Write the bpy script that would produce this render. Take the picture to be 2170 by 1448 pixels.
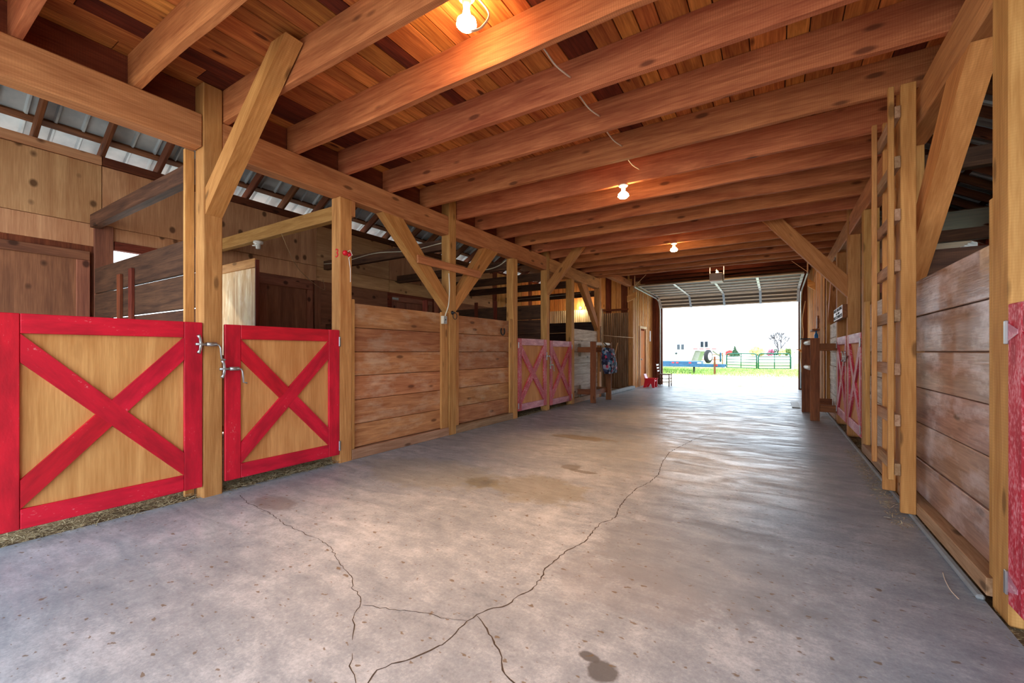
import bpy, bmesh, math, random
from mathutils import Vector, Matrix
random.seed(7)
for o in list(bpy.data.objects): bpy.data.objects.remove(o)
sc = bpy.context.scene
COL = sc.collection

# ------------------------------------------------------------------ camera, sky, sun, exposure
F_PX, CX, CY, EYE = 898.0, 1085.0, 746.0, 1.25
TH = math.atan2(560, F_PX); SN, CS = math.sin(TH), math.cos(TH)
cam = bpy.data.cameras.new('camera'); cam.sensor_width = 36; cam.lens = F_PX/2170*36
cam.shift_y = 22/2170; cam.clip_end = 900; cam.clip_start = 0.05
camo = bpy.data.objects.new('camera', cam); COL.objects.link(camo)
camo.location = (0, 0, EYE); camo.rotation_euler = (math.pi/2, 0, TH); sc.camera = camo
w = bpy.data.worlds.new('sky'); sc.world = w; w.use_nodes = True
bg = w.node_tree.nodes['Background']; bg.inputs[0].default_value = (0.76, 0.88, 1.0, 1); bg.inputs[1].default_value = 2.4
sun = bpy.data.lights.new('sun', 'SUN'); sun.energy = 1.2; sun.angle = math.radians(3); sun.color = (1, 0.93, 0.82)
suno = bpy.data.objects.new('sun', sun); COL.objects.link(suno)
suno.rotation_euler = Vector((0.7, 0.28, -0.65)).to_track_quat('-Z', 'Y').to_euler()
vs = sc.view_settings; vs.view_transform = 'Standard'; vs.look = 'None'; vs.gamma = 1; vs.exposure = 1.27
vs.use_curve_mapping = False

def ray(u, v):
    a = (u-CX)/F_PX; b = (CY-v)/F_PX
    return (-SN+a*CS, CS+a*SN, b)
def onZ(u, v, z=0.0):
    r = ray(u, v); t = (z-EYE)/r[2]; return (r[0]*t, r[1]*t, z)
def onX(u, v, x):
    r = ray(u, v); t = x/r[0]; return (x, r[1]*t, EYE+r[2]*t)
def onY(u, v, y):
    r = ray(u, v); t = y/r[1]; return (r[0]*t, y, EYE+r[2]*t)

# ------------------------------------------------------------------ materials
def lin(c): return tuple(((x/255)/12.92 if x/255 <= 0.04045 else ((x/255+0.055)/1.055)**2.4) for x in c)+(1,)
class NT:
    def __init__(s, name):
        s.m = bpy.data.materials.new(name); s.m.use_nodes = True; s.t = s.m.node_tree; s.n = s.t.nodes
        s.b = s.n['Principled BSDF']
    def new(s, t, **k):
        n = s.n.new(t)
        for a, v in k.items(): setattr(n, a, v)
        return n
    def put(s, sock, v):
        if hasattr(v, 'is_output') or hasattr(v, 'links'): s.t.links.new(v, sock)
        else: sock.default_value = v
    def math(s, op, a, b=None, clamp=False):
        n = s.new('ShaderNodeMath', operation=op); n.use_clamp = clamp; s.put(n.inputs[0], a)
        if b is not None: s.put(n.inputs[1], b)
        return n.outputs[0]
    def vm(s, op, a, b):
        n = s.new('ShaderNodeVectorMath', operation=op); s.put(n.inputs[0], a); s.put(n.inputs[1], b); return n.outputs[0]
    def noise(s, vec, scale=1, detail=4, rough=0.55, dist=0.0):
        n = s.new('ShaderNodeTexNoise'); s.put(n.inputs['Vector'], vec); n.inputs['Scale'].default_value = scale
        n.inputs['Detail'].default_value = detail; n.inputs['Roughness'].default_value = rough; n.inputs['Distortion'].default_value = dist
        return n.outputs[0]
    def ramp(s, fac, stops, interp='LINEAR'):
        n = s.new('ShaderNodeValToRGB'); e = n.color_ramp; e.interpolation = interp
        while len(e.elements) < len(stops): e.elements.new(0.5)
        for i, (p, c) in enumerate(stops):
            e.elements[i].position = p; e.elements[i].color = c if isinstance(c, tuple) else (c, c, c, 1)
        s.put(n.inputs[0], fac); return n.outputs[0]
    def mix(s, fac, a, b, mode='MIX'):
        n = s.new('ShaderNodeMix', data_type='RGBA', blend_type=mode); s.put(n.inputs[0], fac); s.put(n.inputs[6], a); s.put(n.inputs[7], b)
        return n.outputs[2]
    def bump(s, h, strength=0.2, dist=0.01):
        n = s.new('ShaderNodeBump'); n.inputs['Strength'].default_value = strength; n.inputs['Distance'].default_value = dist
        s.put(n.inputs['Height'], h); s.t.links.new(n.outputs[0], s.b.inputs['Normal'])
    def objvec(s):
        tc = s.new('ShaderNodeTexCoord'); oi = s.new('ShaderNodeObjectInfo'); r = oi.outputs['Random']
        cx = s.new('ShaderNodeCombineXYZ')
        for i, k in enumerate((37.0, 91.0, 53.0)): s.put(cx.inputs[i], s.math('MULTIPLY', r, k))
        return s.vm('ADD', tc.outputs['Object'], cx.outputs[0]), r
    def vary(s, col, r, var, hue=0.014):
        h = s.new('ShaderNodeHueSaturation')
        r2 = s.math('FRACT', s.math('MULTIPLY', r, 17.31))
        s.put(h.inputs['Value'], s.math('ADD', s.math('MULTIPLY', r, var), 1-var/2))
        s.put(h.inputs['Hue'], s.math('ADD', s.math('MULTIPLY', r2, hue), 0.499-hue/2))
        s.put(h.inputs['Color'], col); return h.outputs[0]
    def fin(s, col, rough=0.7, spec=0.3, metal=0.0):
        s.put(s.b.inputs['Base Color'], col); s.put(s.b.inputs['Roughness'], rough)
        s.b.inputs['Specular IOR Level'].default_value = spec; s.b.inputs['Metallic'].default_value = metal
        return s.m

def wood(name, light, dark, rough=0.72, var=0.35, g=1.0, knot=0.8, saw=0.25, spec=0.25, wear=None, bump=0.45, ks=(1.9, 5.5, 5.5), kr=1.0):
    t = NT(name); v, r = t.objvec()
    n1 = t.noise(t.vm('MULTIPLY', v, (0.9*g, 9*g, 9*g)), 1, 5, 0.6, 1.3)
    n2 = t.noise(t.vm('MULTIPLY', v, (4, 75, 75)), 1, 2, 0.6)
    n3 = t.noise(v, 2.3, 3)
    f = t.math('ADD', t.math('ADD', t.math('MULTIPLY', n1, 0.56), t.math('MULTIPLY', n2, 0.30)), t.math('MULTIPLY', n3, 0.14))
    c = t.ramp(f, [(0.38, lin(dark)), (0.52, tuple((a+b)/2 for a, b in zip(lin(dark), lin(light)))), (0.63, lin(light))])
    if saw:
        wv = t.new('ShaderNodeTexWave', bands_direction='X'); t.put(wv.inputs['Vector'], v); wv.inputs['Scale'].default_value = 22
        wv.inputs['Distortion'].default_value = 2.5; wv.inputs['Detail'].default_value = 2
        c = t.mix(t.math('MULTIPLY', wv.outputs['Fac'], saw), c, lin(dark), 'MIX')
    vo = t.new('ShaderNodeTexVoronoi'); t.put(vo.inputs['Vector'], t.vm('MULTIPLY', v, ks)); vo.inputs['Scale'].default_value = 1
    k = t.ramp(vo.outputs['Distance'], [(0.085*kr, 1.0), (0.11*kr, 0.6), (0.15*kr, 0.0)])
    c = t.mix(t.math('MULTIPLY', k, knot), c, tuple(x*0.35 for x in lin(dark)[:3])+(1,))
    if wear:
        wn = t.ramp(t.noise(t.vm('MULTIPLY', v, (1.2, 3, 3)), 1.6, 5, 0.65), [(0.5, 0.0), (0.66, 1.0)])
        c = t.mix(t.math('MULTIPLY', wn, wear[1]), c, lin(wear[0]))
    c = t.vary(c, r, var)
    t.bump(t.math('ADD', n1, t.math('MULTIPLY', n2, 0.5)), bump, 0.006)
    return t.fin(c, rough, spec)

def paint(name, col, under, rough=0.55, amt=0.25, var=0.15):
    t = NT(name); v, r = t.objvec()
    n = t.noise(t.vm('MULTIPLY', v, (3, 12, 12)), 1, 4, 0.6)
    n2 = t.noise(t.vm('MULTIPLY', v, (40, 40, 90)), 1, 2, 0.6)
    d = tuple(x*0.62 for x in lin(col)[:3])+(1,)
    c = t.ramp(n, [(0.32, d), (0.6, lin(col))])
    sp = t.ramp(t.math('ADD', t.math('MULTIPLY', n2, 0.6), t.math('MULTIPLY', n, 0.4)), [(0.64-amt*0.22, 0.0), (0.74-amt*0.12, 1.0)])
    c = t.mix(sp, c, lin(under)); c = t.vary(c, r, var, 0.004)
    t.bump(n2, 0.12, 0.004)
    return t.fin(c, rough, 0.35)

def plain(name, col, rough=0.5, metal=0.0, spec=0.4, noise=0.12, em=None):
    t = NT(name); v, r = t.objvec()
    n = t.noise(v, 9, 3)
    c0 = lin(col); c = t.mix(n, tuple(x*(1-noise*1.6) for x in c0[:3])+(1,), tuple(min(1, x*(1+noise)) for x in c0[:3])+(1,))
    if em:
        t.b.inputs['Emission Color'].default_value = lin(em[0]); t.b.inputs['Emission Strength'].default_value = em[1]
    return t.fin(c, rough, spec, metal)

M = {}
M['post'] = wood('post_timber', (214, 160, 96), (166, 112, 58), var=0.22, knot=0.7, saw=0.18)
M['brace'] = wood('brace_timber', (216, 152, 90), (170, 108, 56), var=0.22, saw=0.2)
M['beam'] = wood('beam_timber', (214, 150, 96), (164, 104, 62), var=0.16, saw=0.14)
M['joist'] = wood('joist_timber', (216, 138, 88), (152, 82, 48), var=0.22, saw=0.3, g=0.8)
M['rim'] = wood('rim_timber', (140, 70, 42), (92, 40, 24), var=0.2)
M['deck'] = wood('deck_board', (220, 140, 70), (150, 78, 34), var=0.6, knot=1.0, saw=0.05)
M['deck_red'] = wood('deck_board_red', (120, 46, 28), (70, 22, 14), var=0.5, knot=0.6, saw=0.05)
M['plank'] = wood('stall_plank', (202, 144, 96), (150, 94, 58), var=0.42, saw=0.08, wear=((206, 176, 146), 0.5))
M['plank_pale'] = wood('pale_plank', (222, 208, 192), (160, 138, 118), var=0.18, saw=0.1, knot=0.9)
M['plank_gloss'] = wood('worn_sheen_plank', (182, 142, 122), (112, 74, 56), rough=0.33, var=0.2, saw=0.03, spec=0.6, wear=((206, 186, 182), 0.85))  # pale lavender patches: wear plus light sheen mixed into the colour
M['plank_dark'] = wood('dark_plank', (112, 76, 54), (62, 40, 30), var=0.35, saw=0.1)
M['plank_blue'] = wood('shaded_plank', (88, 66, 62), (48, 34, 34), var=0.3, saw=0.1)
M['ply'] = wood('plywood_wall', (226, 172, 124), (186, 128, 86), var=0.14, g=0.45, knot=1.0, saw=0, ks=(3.2, 1.0, 4.2), kr=1.25)
M['ply_dark'] = wood('plywood_shutter', (168, 108, 78), (116, 70, 52), var=0.2, g=0.5, knot=0.9, saw=0, ks=(3.2, 1.0, 4.2), kr=1.2)
M['ply_gate'] = wood('gate_plywood', (224, 164, 102), (190, 126, 70), var=0.1, g=0.6, knot=0.1, saw=0)
M['shutter'] = wood('sunlit_shutter', (250, 226, 178), (196, 140, 84), var=0.1, knot=0.3, saw=0, wear=((255, 240, 210), 0.7))  # pale weathered wood with window sunlight mixed into its colour
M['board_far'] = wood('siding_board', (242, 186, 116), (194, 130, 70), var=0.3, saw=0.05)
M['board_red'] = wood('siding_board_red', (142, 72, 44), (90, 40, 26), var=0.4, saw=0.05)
M['door_wood'] = wood('door_wood', (206, 122, 30), (168, 88, 14), var=0.1, saw=0)
M['pale_wood'] = wood('pale_trim', (232, 200, 160), (196, 152, 108), var=0.15, saw=0.1)
M['rack'] = wood('rack_timber', (150, 92, 54), (98, 56, 34), var=0.25, saw=0.05)
M['rafter'] = wood('rafter_timber', (128, 74, 44), (80, 42, 26), var=0.25, saw=0.1)
M['sill'] = wood('sill_timber', (190, 152, 120), (134, 96, 66), var=0.25, saw=0.3)
M['grey_wood'] = wood('grey_wood', (150, 128, 104), (100, 82, 66), var=0.25)
M['red'] = paint('red_paint', (216, 22, 46), (226, 120, 120), amt=0.05)
M['red2'] = paint('worn_red_paint', (196, 58, 76), (214, 160, 164), amt=0.55)
M['red3'] = paint('faded_red_paint', (200, 40, 62), (226, 150, 158), amt=0.75)
M['pink'] = paint('pink_faded_paint', (206, 130, 146), (226, 196, 196), amt=0.6)
M['steel'] = plain('galvanised_steel', (186, 188, 188), 0.38, 0.85, noise=0.2)
M['dark_metal'] = plain('dark_iron', (52, 50, 52), 0.5, 0.7)
M['white'] = plain('white_plastic', (236, 232, 224), 0.45)
M['cable'] = plain('cable_jacket', (226, 206, 184), 0.5)
M['conduit'] = plain('conduit_white', (222, 214, 190), 0.45)
M['white_pole'] = plain('white_pole', (226, 224, 220), 0.5)
M['red_plastic'] = plain('red_plastic', (220, 20, 44), 0.35, noise=0.05)
M['pink_plastic'] = plain('pale_plastic', (240, 190, 205), 0.4, noise=0.05)
M['chair_wood'] = wood('chair_wood', (120, 70, 50), (76, 40, 28), var=0.1, saw=0)
M['chair_white'] = plain('chair_slat_paint', (226, 220, 214), 0.5)
M['blue'] = plain('blue_plastic', (30, 110, 176), 0.3)
M['paper'] = plain('paper', (240, 226, 220), 0.7)
M['black'] = plain('black_rubber', (34, 34, 36), 0.7)
M['glass'] = plain('dark_glass', (44, 56, 66), 0.12, spec=0.6)
M['trailer'] = plain('trailer_white', (242, 244, 246), 0.4, noise=0.03)
M['trailer_grey'] = plain('trailer_grey', (150, 148, 138), 0.5)
M['flatbed'] = plain('flatbed_blue', (44, 92, 128), 0.5, noise=0.3)
M['reflector'] = plain('red_reflector', (224, 60, 70), 0.4)
M['green'] = plain('green_gate_paint', (6, 84, 70), 0.45)
M['door_panel'] = plain('door_section', (104, 92, 78), 0.6, noise=0.15)  # sections darker than the ribs: recess shade painted into the colour
M['door_rib'] = plain('door_section_rib', (226, 212, 192), 0.6, noise=0.15)
M['bulb'] = plain('bulb_glow', (255, 240, 210), 0.4, em=((255, 214, 150), 40.0))
M['rope'] = plain('rope', (196, 160, 120), 0.8)
M['conifer'] = plain('conifer_needles', (46, 74, 48), 0.9, noise=0.4)
M['bush'] = plain('bush_leaves', (84, 104, 50), 0.9, noise=0.4)
M['bush_yellow'] = plain('bush_spring_leaves', (186, 178, 112), 0.9, noise=0.3)
M['blossom'] = plain('pink_blossom', (158, 84, 108), 0.9, noise=0.3)
M['bark'] = plain('pale_bark', (74, 72, 76), 0.9, noise=0.2)
M['roof_red'] = plain('red_shed_roof', (150, 44, 44), 0.7)
M['suv'] = plain('car_paint', (48, 70, 90), 0.3, noise=0.05)

def mat_straw():
    t = NT('straw'); v, r = t.objvec()
    n = t.noise(v, 35, 2); c = t.ramp(n, [(0.3, lin((92, 80, 60))), (0.5, lin((176, 160, 122))), (0.7, lin((216, 204, 172)))])
    return t.fin(c, 0.85, 0.2)
M['straw'] = mat_straw()
def mat_metal_roof():
    t = NT('metal_roofing'); v, r = t.objvec()
    n = t.noise(v, 3, 4); c = t.ramp(n, [(0.3, lin((150, 158, 166))), (0.7, lin((200, 204, 206)))])
    return t.fin(c, 0.45, 0.5, 0.25)
M['metal'] = mat_metal_roof()
def mat_corr(name, a, b):
    t = NT(name); v, r = t.objvec()
    n = t.noise(t.vm('MULTIPLY', v, (6, 6, 0.8)), 1.5, 5, 0.65); c = t.ramp(n, [(0.35, lin(a)), (0.65, lin(b))])
    return t.fin(c, 0.55, 0.4, 0.15)
M['corr_light'] = mat_corr('corrugated_galvanised', (176, 166, 138), (226, 216, 188))
M['corr_brown'] = mat_corr('corrugated_weathered', (112, 86, 62), (158, 128, 98))
def mat_concrete():
    t = NT('concrete_slab'); tc = t.new('ShaderNodeTexCoord'); p = tc.outputs['Object']
    a = t.noise(p, 0.9, 6, 0.62); b = t.noise(p, 7, 7, 0.75); c3 = t.noise(p, 60, 4, 0.8)
    st = t.noise(t.vm('MULTIPLY', p, (1.4, 4.5, 1)), 1.3, 5, 0.65, 0.8)
    f = t.math('ADD', t.math('ADD', t.math('MULTIPLY', a, 0.30), t.math('MULTIPLY', b, 0.28)), t.math('ADD', t.math('MULTIPLY', st, 0.20), t.math('MULTIPLY', c3, 0.22)))
    col = t.ramp(f, [(0.36, lin((100, 109, 120))), (0.5, lin((146, 153, 161))), (0.62, lin((192, 197, 203)))])
    xyz = t.new('ShaderNodeSeparateXYZ'); t.put(xyz.inputs[0], p)
    wob = t.math('MULTIPLY', t.math('SUBTRACT', t.noise(p, 5, 4, 0.7), 0.5), 1.6)
    def spot(c0, ax, ay, colr, amt):
        nonlocal col
        dx = t.math('DIVIDE', t.math('SUBTRACT', xyz.outputs[0], c0[0]), ax); dy = t.math('DIVIDE', t.math('SUBTRACT', xyz.outputs[1], c0[1]), ay)
        d = t.math('ADD', t.math('SQRT', t.math('ADD', t.math('MULTIPLY', dx, dx), t.math('MULTIPLY', dy, dy))), wob)
        m = t.ramp(d, [(0.75, amt), (1.0, 0.0)]); col = t.mix(m, col, lin(colr))
    G = (108, 104, 96)
    for (u, v, ax, ay, cc, am) in [(578, 1066, .26, .14, (120, 116, 116), .7), (1018, 1022, .2, .16, (96, 92, 80), .8), (1143, 1037, .5, .4, (134, 130, 112), .6),
            (1232, 928, .5, .16, (122, 112, 92), .75), (1247, 1392, .05, .03, (84, 84, 86), .9), (1273, 1424, .07, .06, (84, 84, 86), .9), (905, 1000, .9, .5, (142, 140, 122), .45),
            (1480, 1180, .7, .7, (118, 122, 128), .55), (1330, 1240, .5, .3, (128, 128, 132), .4), (1700, 900, 1.0, .7, (120, 126, 132), .5), (1210, 990, .12, .1, G, .7), (1235, 1000, .16, .06, G, .7)]:
        spot(onZ(u, v), ax, ay, cc, am)
    flecks = t.ramp(t.noise(t.vm('MULTIPLY', p, (9, 14, 1)), 2.1, 2, 0.5), [(0.665, 0.0), (0.70, 0.8)])
    col = t.mix(flecks, col, lin((104, 88, 66)))
    rough = t.ramp(st, [(0.35, 0.55), (0.65, 0.28)])
    t.bump(t.math('ADD', b, t.math('MULTIPLY', c3, 0.5)), 0.14, 0.006)
    return t.fin(col, rough, 0.45)
M['concrete'] = mat_concrete()
M['curb'] = plain('concrete_curb', (140, 144, 146), 0.8, noise=0.25)
M['crack'] = plain('crack_shadow', (74, 66, 60), 0.95, noise=0.2, spec=0.05)
M['stone'] = plain('river_stone', (176, 176, 166), 0.8, noise=0.3)
def mat_dirt():
    t = NT('stall_dirt'); tc = t.new('ShaderNodeTexCoord'); n = t.noise(tc.outputs['Object'], 5, 6, 0.7)
    t.bump(n, 0.6, 0.05)
    return t.fin(t.ramp(n, [(0.35, lin((70, 56, 42))), (0.65, lin((142, 120, 92)))]), 0.95, 0.1)
M['dirt'] = mat_dirt()
def mat_ground():
    t = NT('yard_ground'); tc = t.new('ShaderNodeTexCoord'); p = tc.outputs['Object']
    xyz = t.new('ShaderNodeSeparateXYZ'); t.put(xyz.inputs[0], p)
    n = t.noise(p, 0.5, 5, 0.6); n2 = t.noise(p, 3, 4, 0.6)
    y = t.math('ADD', xyz.outputs[1], t.math('MULTIPLY', t.math('SUBTRACT', n, 0.5), 6))
    gravel = t.ramp(n2, [(0.33, lin((150, 148, 112))), (0.47, lin((206, 200, 184))), (0.7, lin((246, 244, 238)))])
    grass = t.ramp(n2, [(0.3, lin((104, 138, 66))), (0.7, lin((166, 196, 116)))])
    field = t.ramp(n, [(0.3, lin((222, 216, 190))), (0.7, lin((236, 232, 216)))])
    g1 = t.ramp(t.math('DIVIDE', y, 200.0), [(0.125, 0.0), (0.145, 1.0)])
    g2 = t.ramp(t.math('DIVIDE', y, 200.0), [(0.28, 0.0), (0.32, 1.0)])
    return t.fin(t.mix(g2, t.mix(g1, gravel, grass), field), 0.95, 0.1)
M['ground'] = mat_ground()
def mat_grass():
    t = NT('grass_blades'); v, r = t.objvec(); n = t.noise(v, 2, 3)
    return t.fin(t.ramp(n, [(0.35, lin((112, 146, 62))), (0.65, lin((178, 204, 116)))]), 0.9, 0.15)
M['grass'] = mat_grass()
def mat_bag():
    t = NT('floral_bag_fabric'); tc = t.new('ShaderNodeTexCoord'); vo = t.new('ShaderNodeTexVoronoi'); t.put(vo.inputs['Vector'], tc.outputs['Object']); vo.inputs['Scale'].default_value = 17
    s = t.new('ShaderNodeSeparateXYZ'); t.put(s.inputs[0], vo.outputs['Color'])
    c = t.ramp(s.outputs[0], [(0.0, lin((38, 40, 58))), (0.35, lin((60, 66, 96))), (0.55, lin((150, 146, 160))), (0.72, lin((176, 60, 84))), (0.86, lin((74, 120, 150)))], 'CONSTANT')
    return t.fin(c, 0.8, 0.2)
M['bag'] = mat_bag()

# ------------------------------------------------------------------ object helpers
MW = {}; CACHE = {}
def reg(o, parent, mw):
    COL.objects.link(o)
    if parent:
        o.parent = parent; o.matrix_basis = MW[parent].inverted() @ mw
    else: o.matrix_basis = mw
    MW[o] = mw; return o
def tag(o, label, cat, group=None, kind=None):
    o['label'] = label; o['category'] = cat
    if group: o['group'] = group
    if kind: o['kind'] = kind
    return o
def thing(name, label, cat, loc=(0, 0, 0), group=None, kind=None):
    o = bpy.data.objects.new(name, None); o.empty_display_size = 0.1
    reg(o, None, Matrix.Translation(loc)); return tag(o, label, cat, group, kind)
def mesh_obj(name, verts, faces, mat, parent=None, mw=None, smooth=False):
    me = bpy.data.meshes.new(name); me.from_pydata([tuple(v) for v in verts], [], faces); me.materials.append(mat); me.update()
    if smooth:
        for p in me.polygons: p.use_smooth = True
    return reg(bpy.data.objects.new(name, me), parent, mw or Matrix.Identity(4))
def world_mesh(name, verts, faces, mat, parent=None, smooth=False):
    c = sum((Vector(v) for v in verts), Vector())/len(verts); c.z = min(v[2] for v in verts)
    return mesh_obj(name, [Vector(v)-c for v in verts], faces, mat, parent, Matrix.Translation(c), smooth)
def cham_mesh(name, dx, dy, dz, mat, ch):
    key = (round(dx, 4), round(dy, 4), round(dz, 4), mat.name, round(ch, 4))
    if key in CACHE: return CACHE[key]
    hx, hy, hz = dx/2, dy/2, dz/2; ch = min(ch, min(hx, hy, hz)*0.6); V = []; idx = {}
    for sx in (-1, 1):
        for sy in (-1, 1):
            for sz in (-1, 1):
                for ax in range(3):
                    p = [sx*hx, sy*hy, sz*hz]
                    for k in range(3):
                        if k != ax: p[k] -= (sx, sy, sz)[k]*ch
                    idx[(sx, sy, sz, ax)] = len(V); V.append(p)
    Fc = []
    def add(f):
        a, b, c = (Vector(V[f[i]]) for i in (0, 1, 2)); n = (b-a).cross(c-a); m = sum((Vector(V[i]) for i in f), Vector())
        Fc.append(f if n.dot(m) > 0 else f[::-1])
    for ax in range(3):
        o = [k for k in range(3) if k != ax]
        for s in (-1, 1):
            q = []
            for a, b in ((-1, -1), (1, -1), (1, 1), (-1, 1)):
                t = [0, 0, 0]; t[ax] = s; t[o[0]] = a; t[o[1]] = b; q.append(idx[(t[0], t[1], t[2], ax)])
            add(q)
        for a in (-1, 1):
            for b in (-1, 1):
                t = [0, 0, 0]; t[o[0]] = a; t[o[1]] = b; q = []
                for s, axn in ((-1, o[0]), (1, o[0]), (1, o[1]), (-1, o[1])):
                    t[ax] = s; q.append(idx[(t[0], t[1], t[2], axn)])
                add(q)
    for sx in (-1, 1):
        for sy in (-1, 1):
            for sz in (-1, 1): add([idx[(sx, sy, sz, a)] for a in range(3)])
    me = bpy.data.meshes.new(name); me.from_pydata([tuple(v) for v in V], [], Fc); me.materials.append(mat); me.update()
    CACHE[key] = me; return me
def frame(xd, up):
    x = Vector(xd).normalized(); z = Vector(up); z = (z-x*z.dot(x)).normalized(); y = z.cross(x)
    return Matrix((x, y, z)).transposed()
def beam(name, p0, p1, w_, h_, mat, parent=None, up=(0, 0, 1), ch=0.005):
    p0, p1 = Vector(p0), Vector(p1); d = p1-p0
    if d.normalized().cross(Vector(up)).length < 1e-3: up = (0, 1, 0)
    mw = Matrix.Translation((p0+p1)/2) @ frame(d, up).to_4x4()
    return reg(bpy.data.objects.new(name, cham_mesh(name, d.length, w_, h_, mat, ch)), parent, mw)
def box(name, x0, x1, y0, y1, z0, z1, mat, parent=None, axis=None, ch=0.004):
    if axis is None:
        d = (abs(x1-x0), abs(y1-y0), abs(z1-z0)); axis = 'xyz'[d.index(max(d))]
    c = Vector(((x0+x1)/2, (y0+y1)/2, (z0+z1)/2)); dx, dy, dz = abs(x1-x0), abs(y1-y0), abs(z1-z0)
    if axis == 'x': R = Matrix.Identity(3); s = (dx, dy, dz)
    elif axis == 'y': R = frame((0, 1, 0), (0, 0, 1)); s = (dy, dx, dz)
    else: R = frame((0, 0, 1), (0, 1, 0)); s = (dz, dx, dy)
    return reg(bpy.data.objects.new(name, cham_mesh(name, s[0], s[1], s[2], mat, ch)), parent, Matrix.Translation(c) @ R.to_4x4())
def prism(name, pts, ext, xdir, mat, parent=None):
    pts = [Vector(p) for p in pts]; ext = Vector(ext); c = sum(pts, Vector())/len(pts)+ext/2
    mw = Matrix.Translation(c) @ frame(xdir, ext).to_4x4(); inv = mw.inverted(); n = len(pts)
    V = [inv @ p for p in pts]+[inv @ (p+ext) for p in pts]
    nrm = (pts[1]-pts[0]).cross(pts[2]-pts[0]); flip = nrm.dot(ext) > 0
    Fc = [list(range(n))[::-1] if flip else list(range(n)), [n+i for i in range(n)] if flip else [n+i for i in range(n)][::-1]]
    for i in range(n):
        j = (i+1) % n; q = [i, j, n+j, n+i]; Fc.append(q if flip else q[::-1])
    return mesh_obj(name, V, Fc, mat, parent, mw)
def tube(name, pts, r, mat, parent=None, n=8, caps=True, closed=False):
    pts = [Vector(p) for p in pts]; V = []; Fc = []; N = len(pts)
    rr = r if isinstance(r, (list, tuple)) else [r]*N
    up = Vector((0, 0, 1))
    for i, p in enumerate(pts):
        a = pts[(i-1) % N] if (closed or i) else p; b = pts[(i+1) % N] if (closed or i < N-1) else p
        d = (b-a).normalized()
        if abs(d.dot(up)) > 0.95: up = Vector((0, 1, 0)) if abs(d.y) < 0.9 else Vector((1, 0, 0))
        x = d.cross(up).normalized(); y = x.cross(d)
        up = y
        for k in range(n):
            t = 2*math.pi*k/n; V.append(p+(x*math.cos(t)+y*math.sin(t))*rr[i])
    for i in range(N if closed else N-1):
        j = (i+1) % N
        for k in range(n):
            l = (k+1) % n; Fc.append([i*n+k, i*n+l, j*n+l, j*n+k][::-1])
    if caps and not closed: Fc.append(list(range(n))); Fc.append([(N-1)*n+k for k in range(n)][::-1])
    return world_mesh(name, V, Fc, mat, parent, True)
def lathe(name, prof, mat, parent, origin, axis=(0, 0, 1), n=20):
    R = frame(axis, (0, 1, 0) if abs(Vector(axis).normalized().y) < 0.9 else (0, 0, 1))
    V = []; Fc = []
    for (t, r) in prof:
        for k in range(n):
            a = 2*math.pi*k/n; V.append(R @ Vector((t, r*math.cos(a), r*math.sin(a))))
    for i in range(len(prof)-1):
        for k in range(n):
            l = (k+1) % n; Fc.append([i*n+k, i*n+l, (i+1)*n+l, (i+1)*n+k][::-1])
    Fc.append(list(range(n))); Fc.append([(len(prof)-1)*n+k for k in range(n)][::-1])
    return mesh_obj(name, V, Fc, mat, parent, Matrix.Translation(origin), True)
def corrugated(name, o, ud, vd, wu, lv, period, amp, mat, parent=None, steps=4, rib=False):
    o, ud, vd = Vector(o), Vector(ud).normalized(), Vector(vd).normalized(); nn = ud.cross(vd).normalized(); V = []; Fc = []
    prof = []
    if rib:
        k = 0.0
        while k < wu:
            for a, b in ((0, 0), (0.80, 0), (0.86, 1), (0.94, 1), (1.0, 0)): prof.append((min(wu, k+a*period), b*amp))
            k += period
    else:
        m = int(wu/period*steps)
        prof = [(wu*i/m, amp*math.sin(2*math.pi*i/steps)) for i in range(m+1)]
    for (s, h) in prof:
        V.append(o+ud*s+nn*h); V.append(o+ud*s+nn*h+vd*lv)
    for i in range(len(prof)-1): Fc.append([2*i, 2*i+2, 2*i+3, 2*i+1])
    return world_mesh(name, V, Fc, mat, parent)
def text_mesh(name, body, size, mat, parent, loc, rot, spacing=1.0, xs=1.0):
    cu = bpy.data.curves.new(name, 'FONT'); cu.body = body; cu.size = size; cu.align_x = 'CENTER'; cu.align_y = 'CENTER'; cu.extrude = 0.0015; cu.space_line = spacing; cu.resolution_u = 2
    to = bpy.data.objects.new(name, cu); COL.objects.link(to)
    dg = bpy.context.evaluated_depsgraph_get(); me = bpy.data.meshes.new_from_object(to.evaluated_get(dg)); bpy.data.objects.remove(to)
    me.materials.clear(); me.materials.append(mat)
    return reg(bpy.data.objects.new(name, me), parent, Matrix.Translation(loc) @ rot.to_4x4() @ Matrix.Diagonal((xs, 1, 1, 1)))

XL, XR = -4.15, 0.91          # aisle faces of the post rows
WL, WR = -7.3, 4.07           # inner faces of the outer walls
ZB0, ZB1 = 3.0, 3.28          # carrying beams
ZD = 3.566                    # underside of the loft floor
POSTY = [(1.675, 1.825), (3.01, 3.17), (4.88, 5.045), (6.70, 6.86), (8.06, 8.22), (9.35, 9.51), (11.22, 11.38)]
JY = [-0.68, -0.03, 0.605, 1.22, 1.835, 2.485, 3.09, 3.74, 4.405, 5.07, 5.705, 6.345, 6.985, 7.63, 8.285, 8.93, 9.56, 10.19, 10.8, 11.15]
REAR, FRONT = -1.7, 16.95

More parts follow.
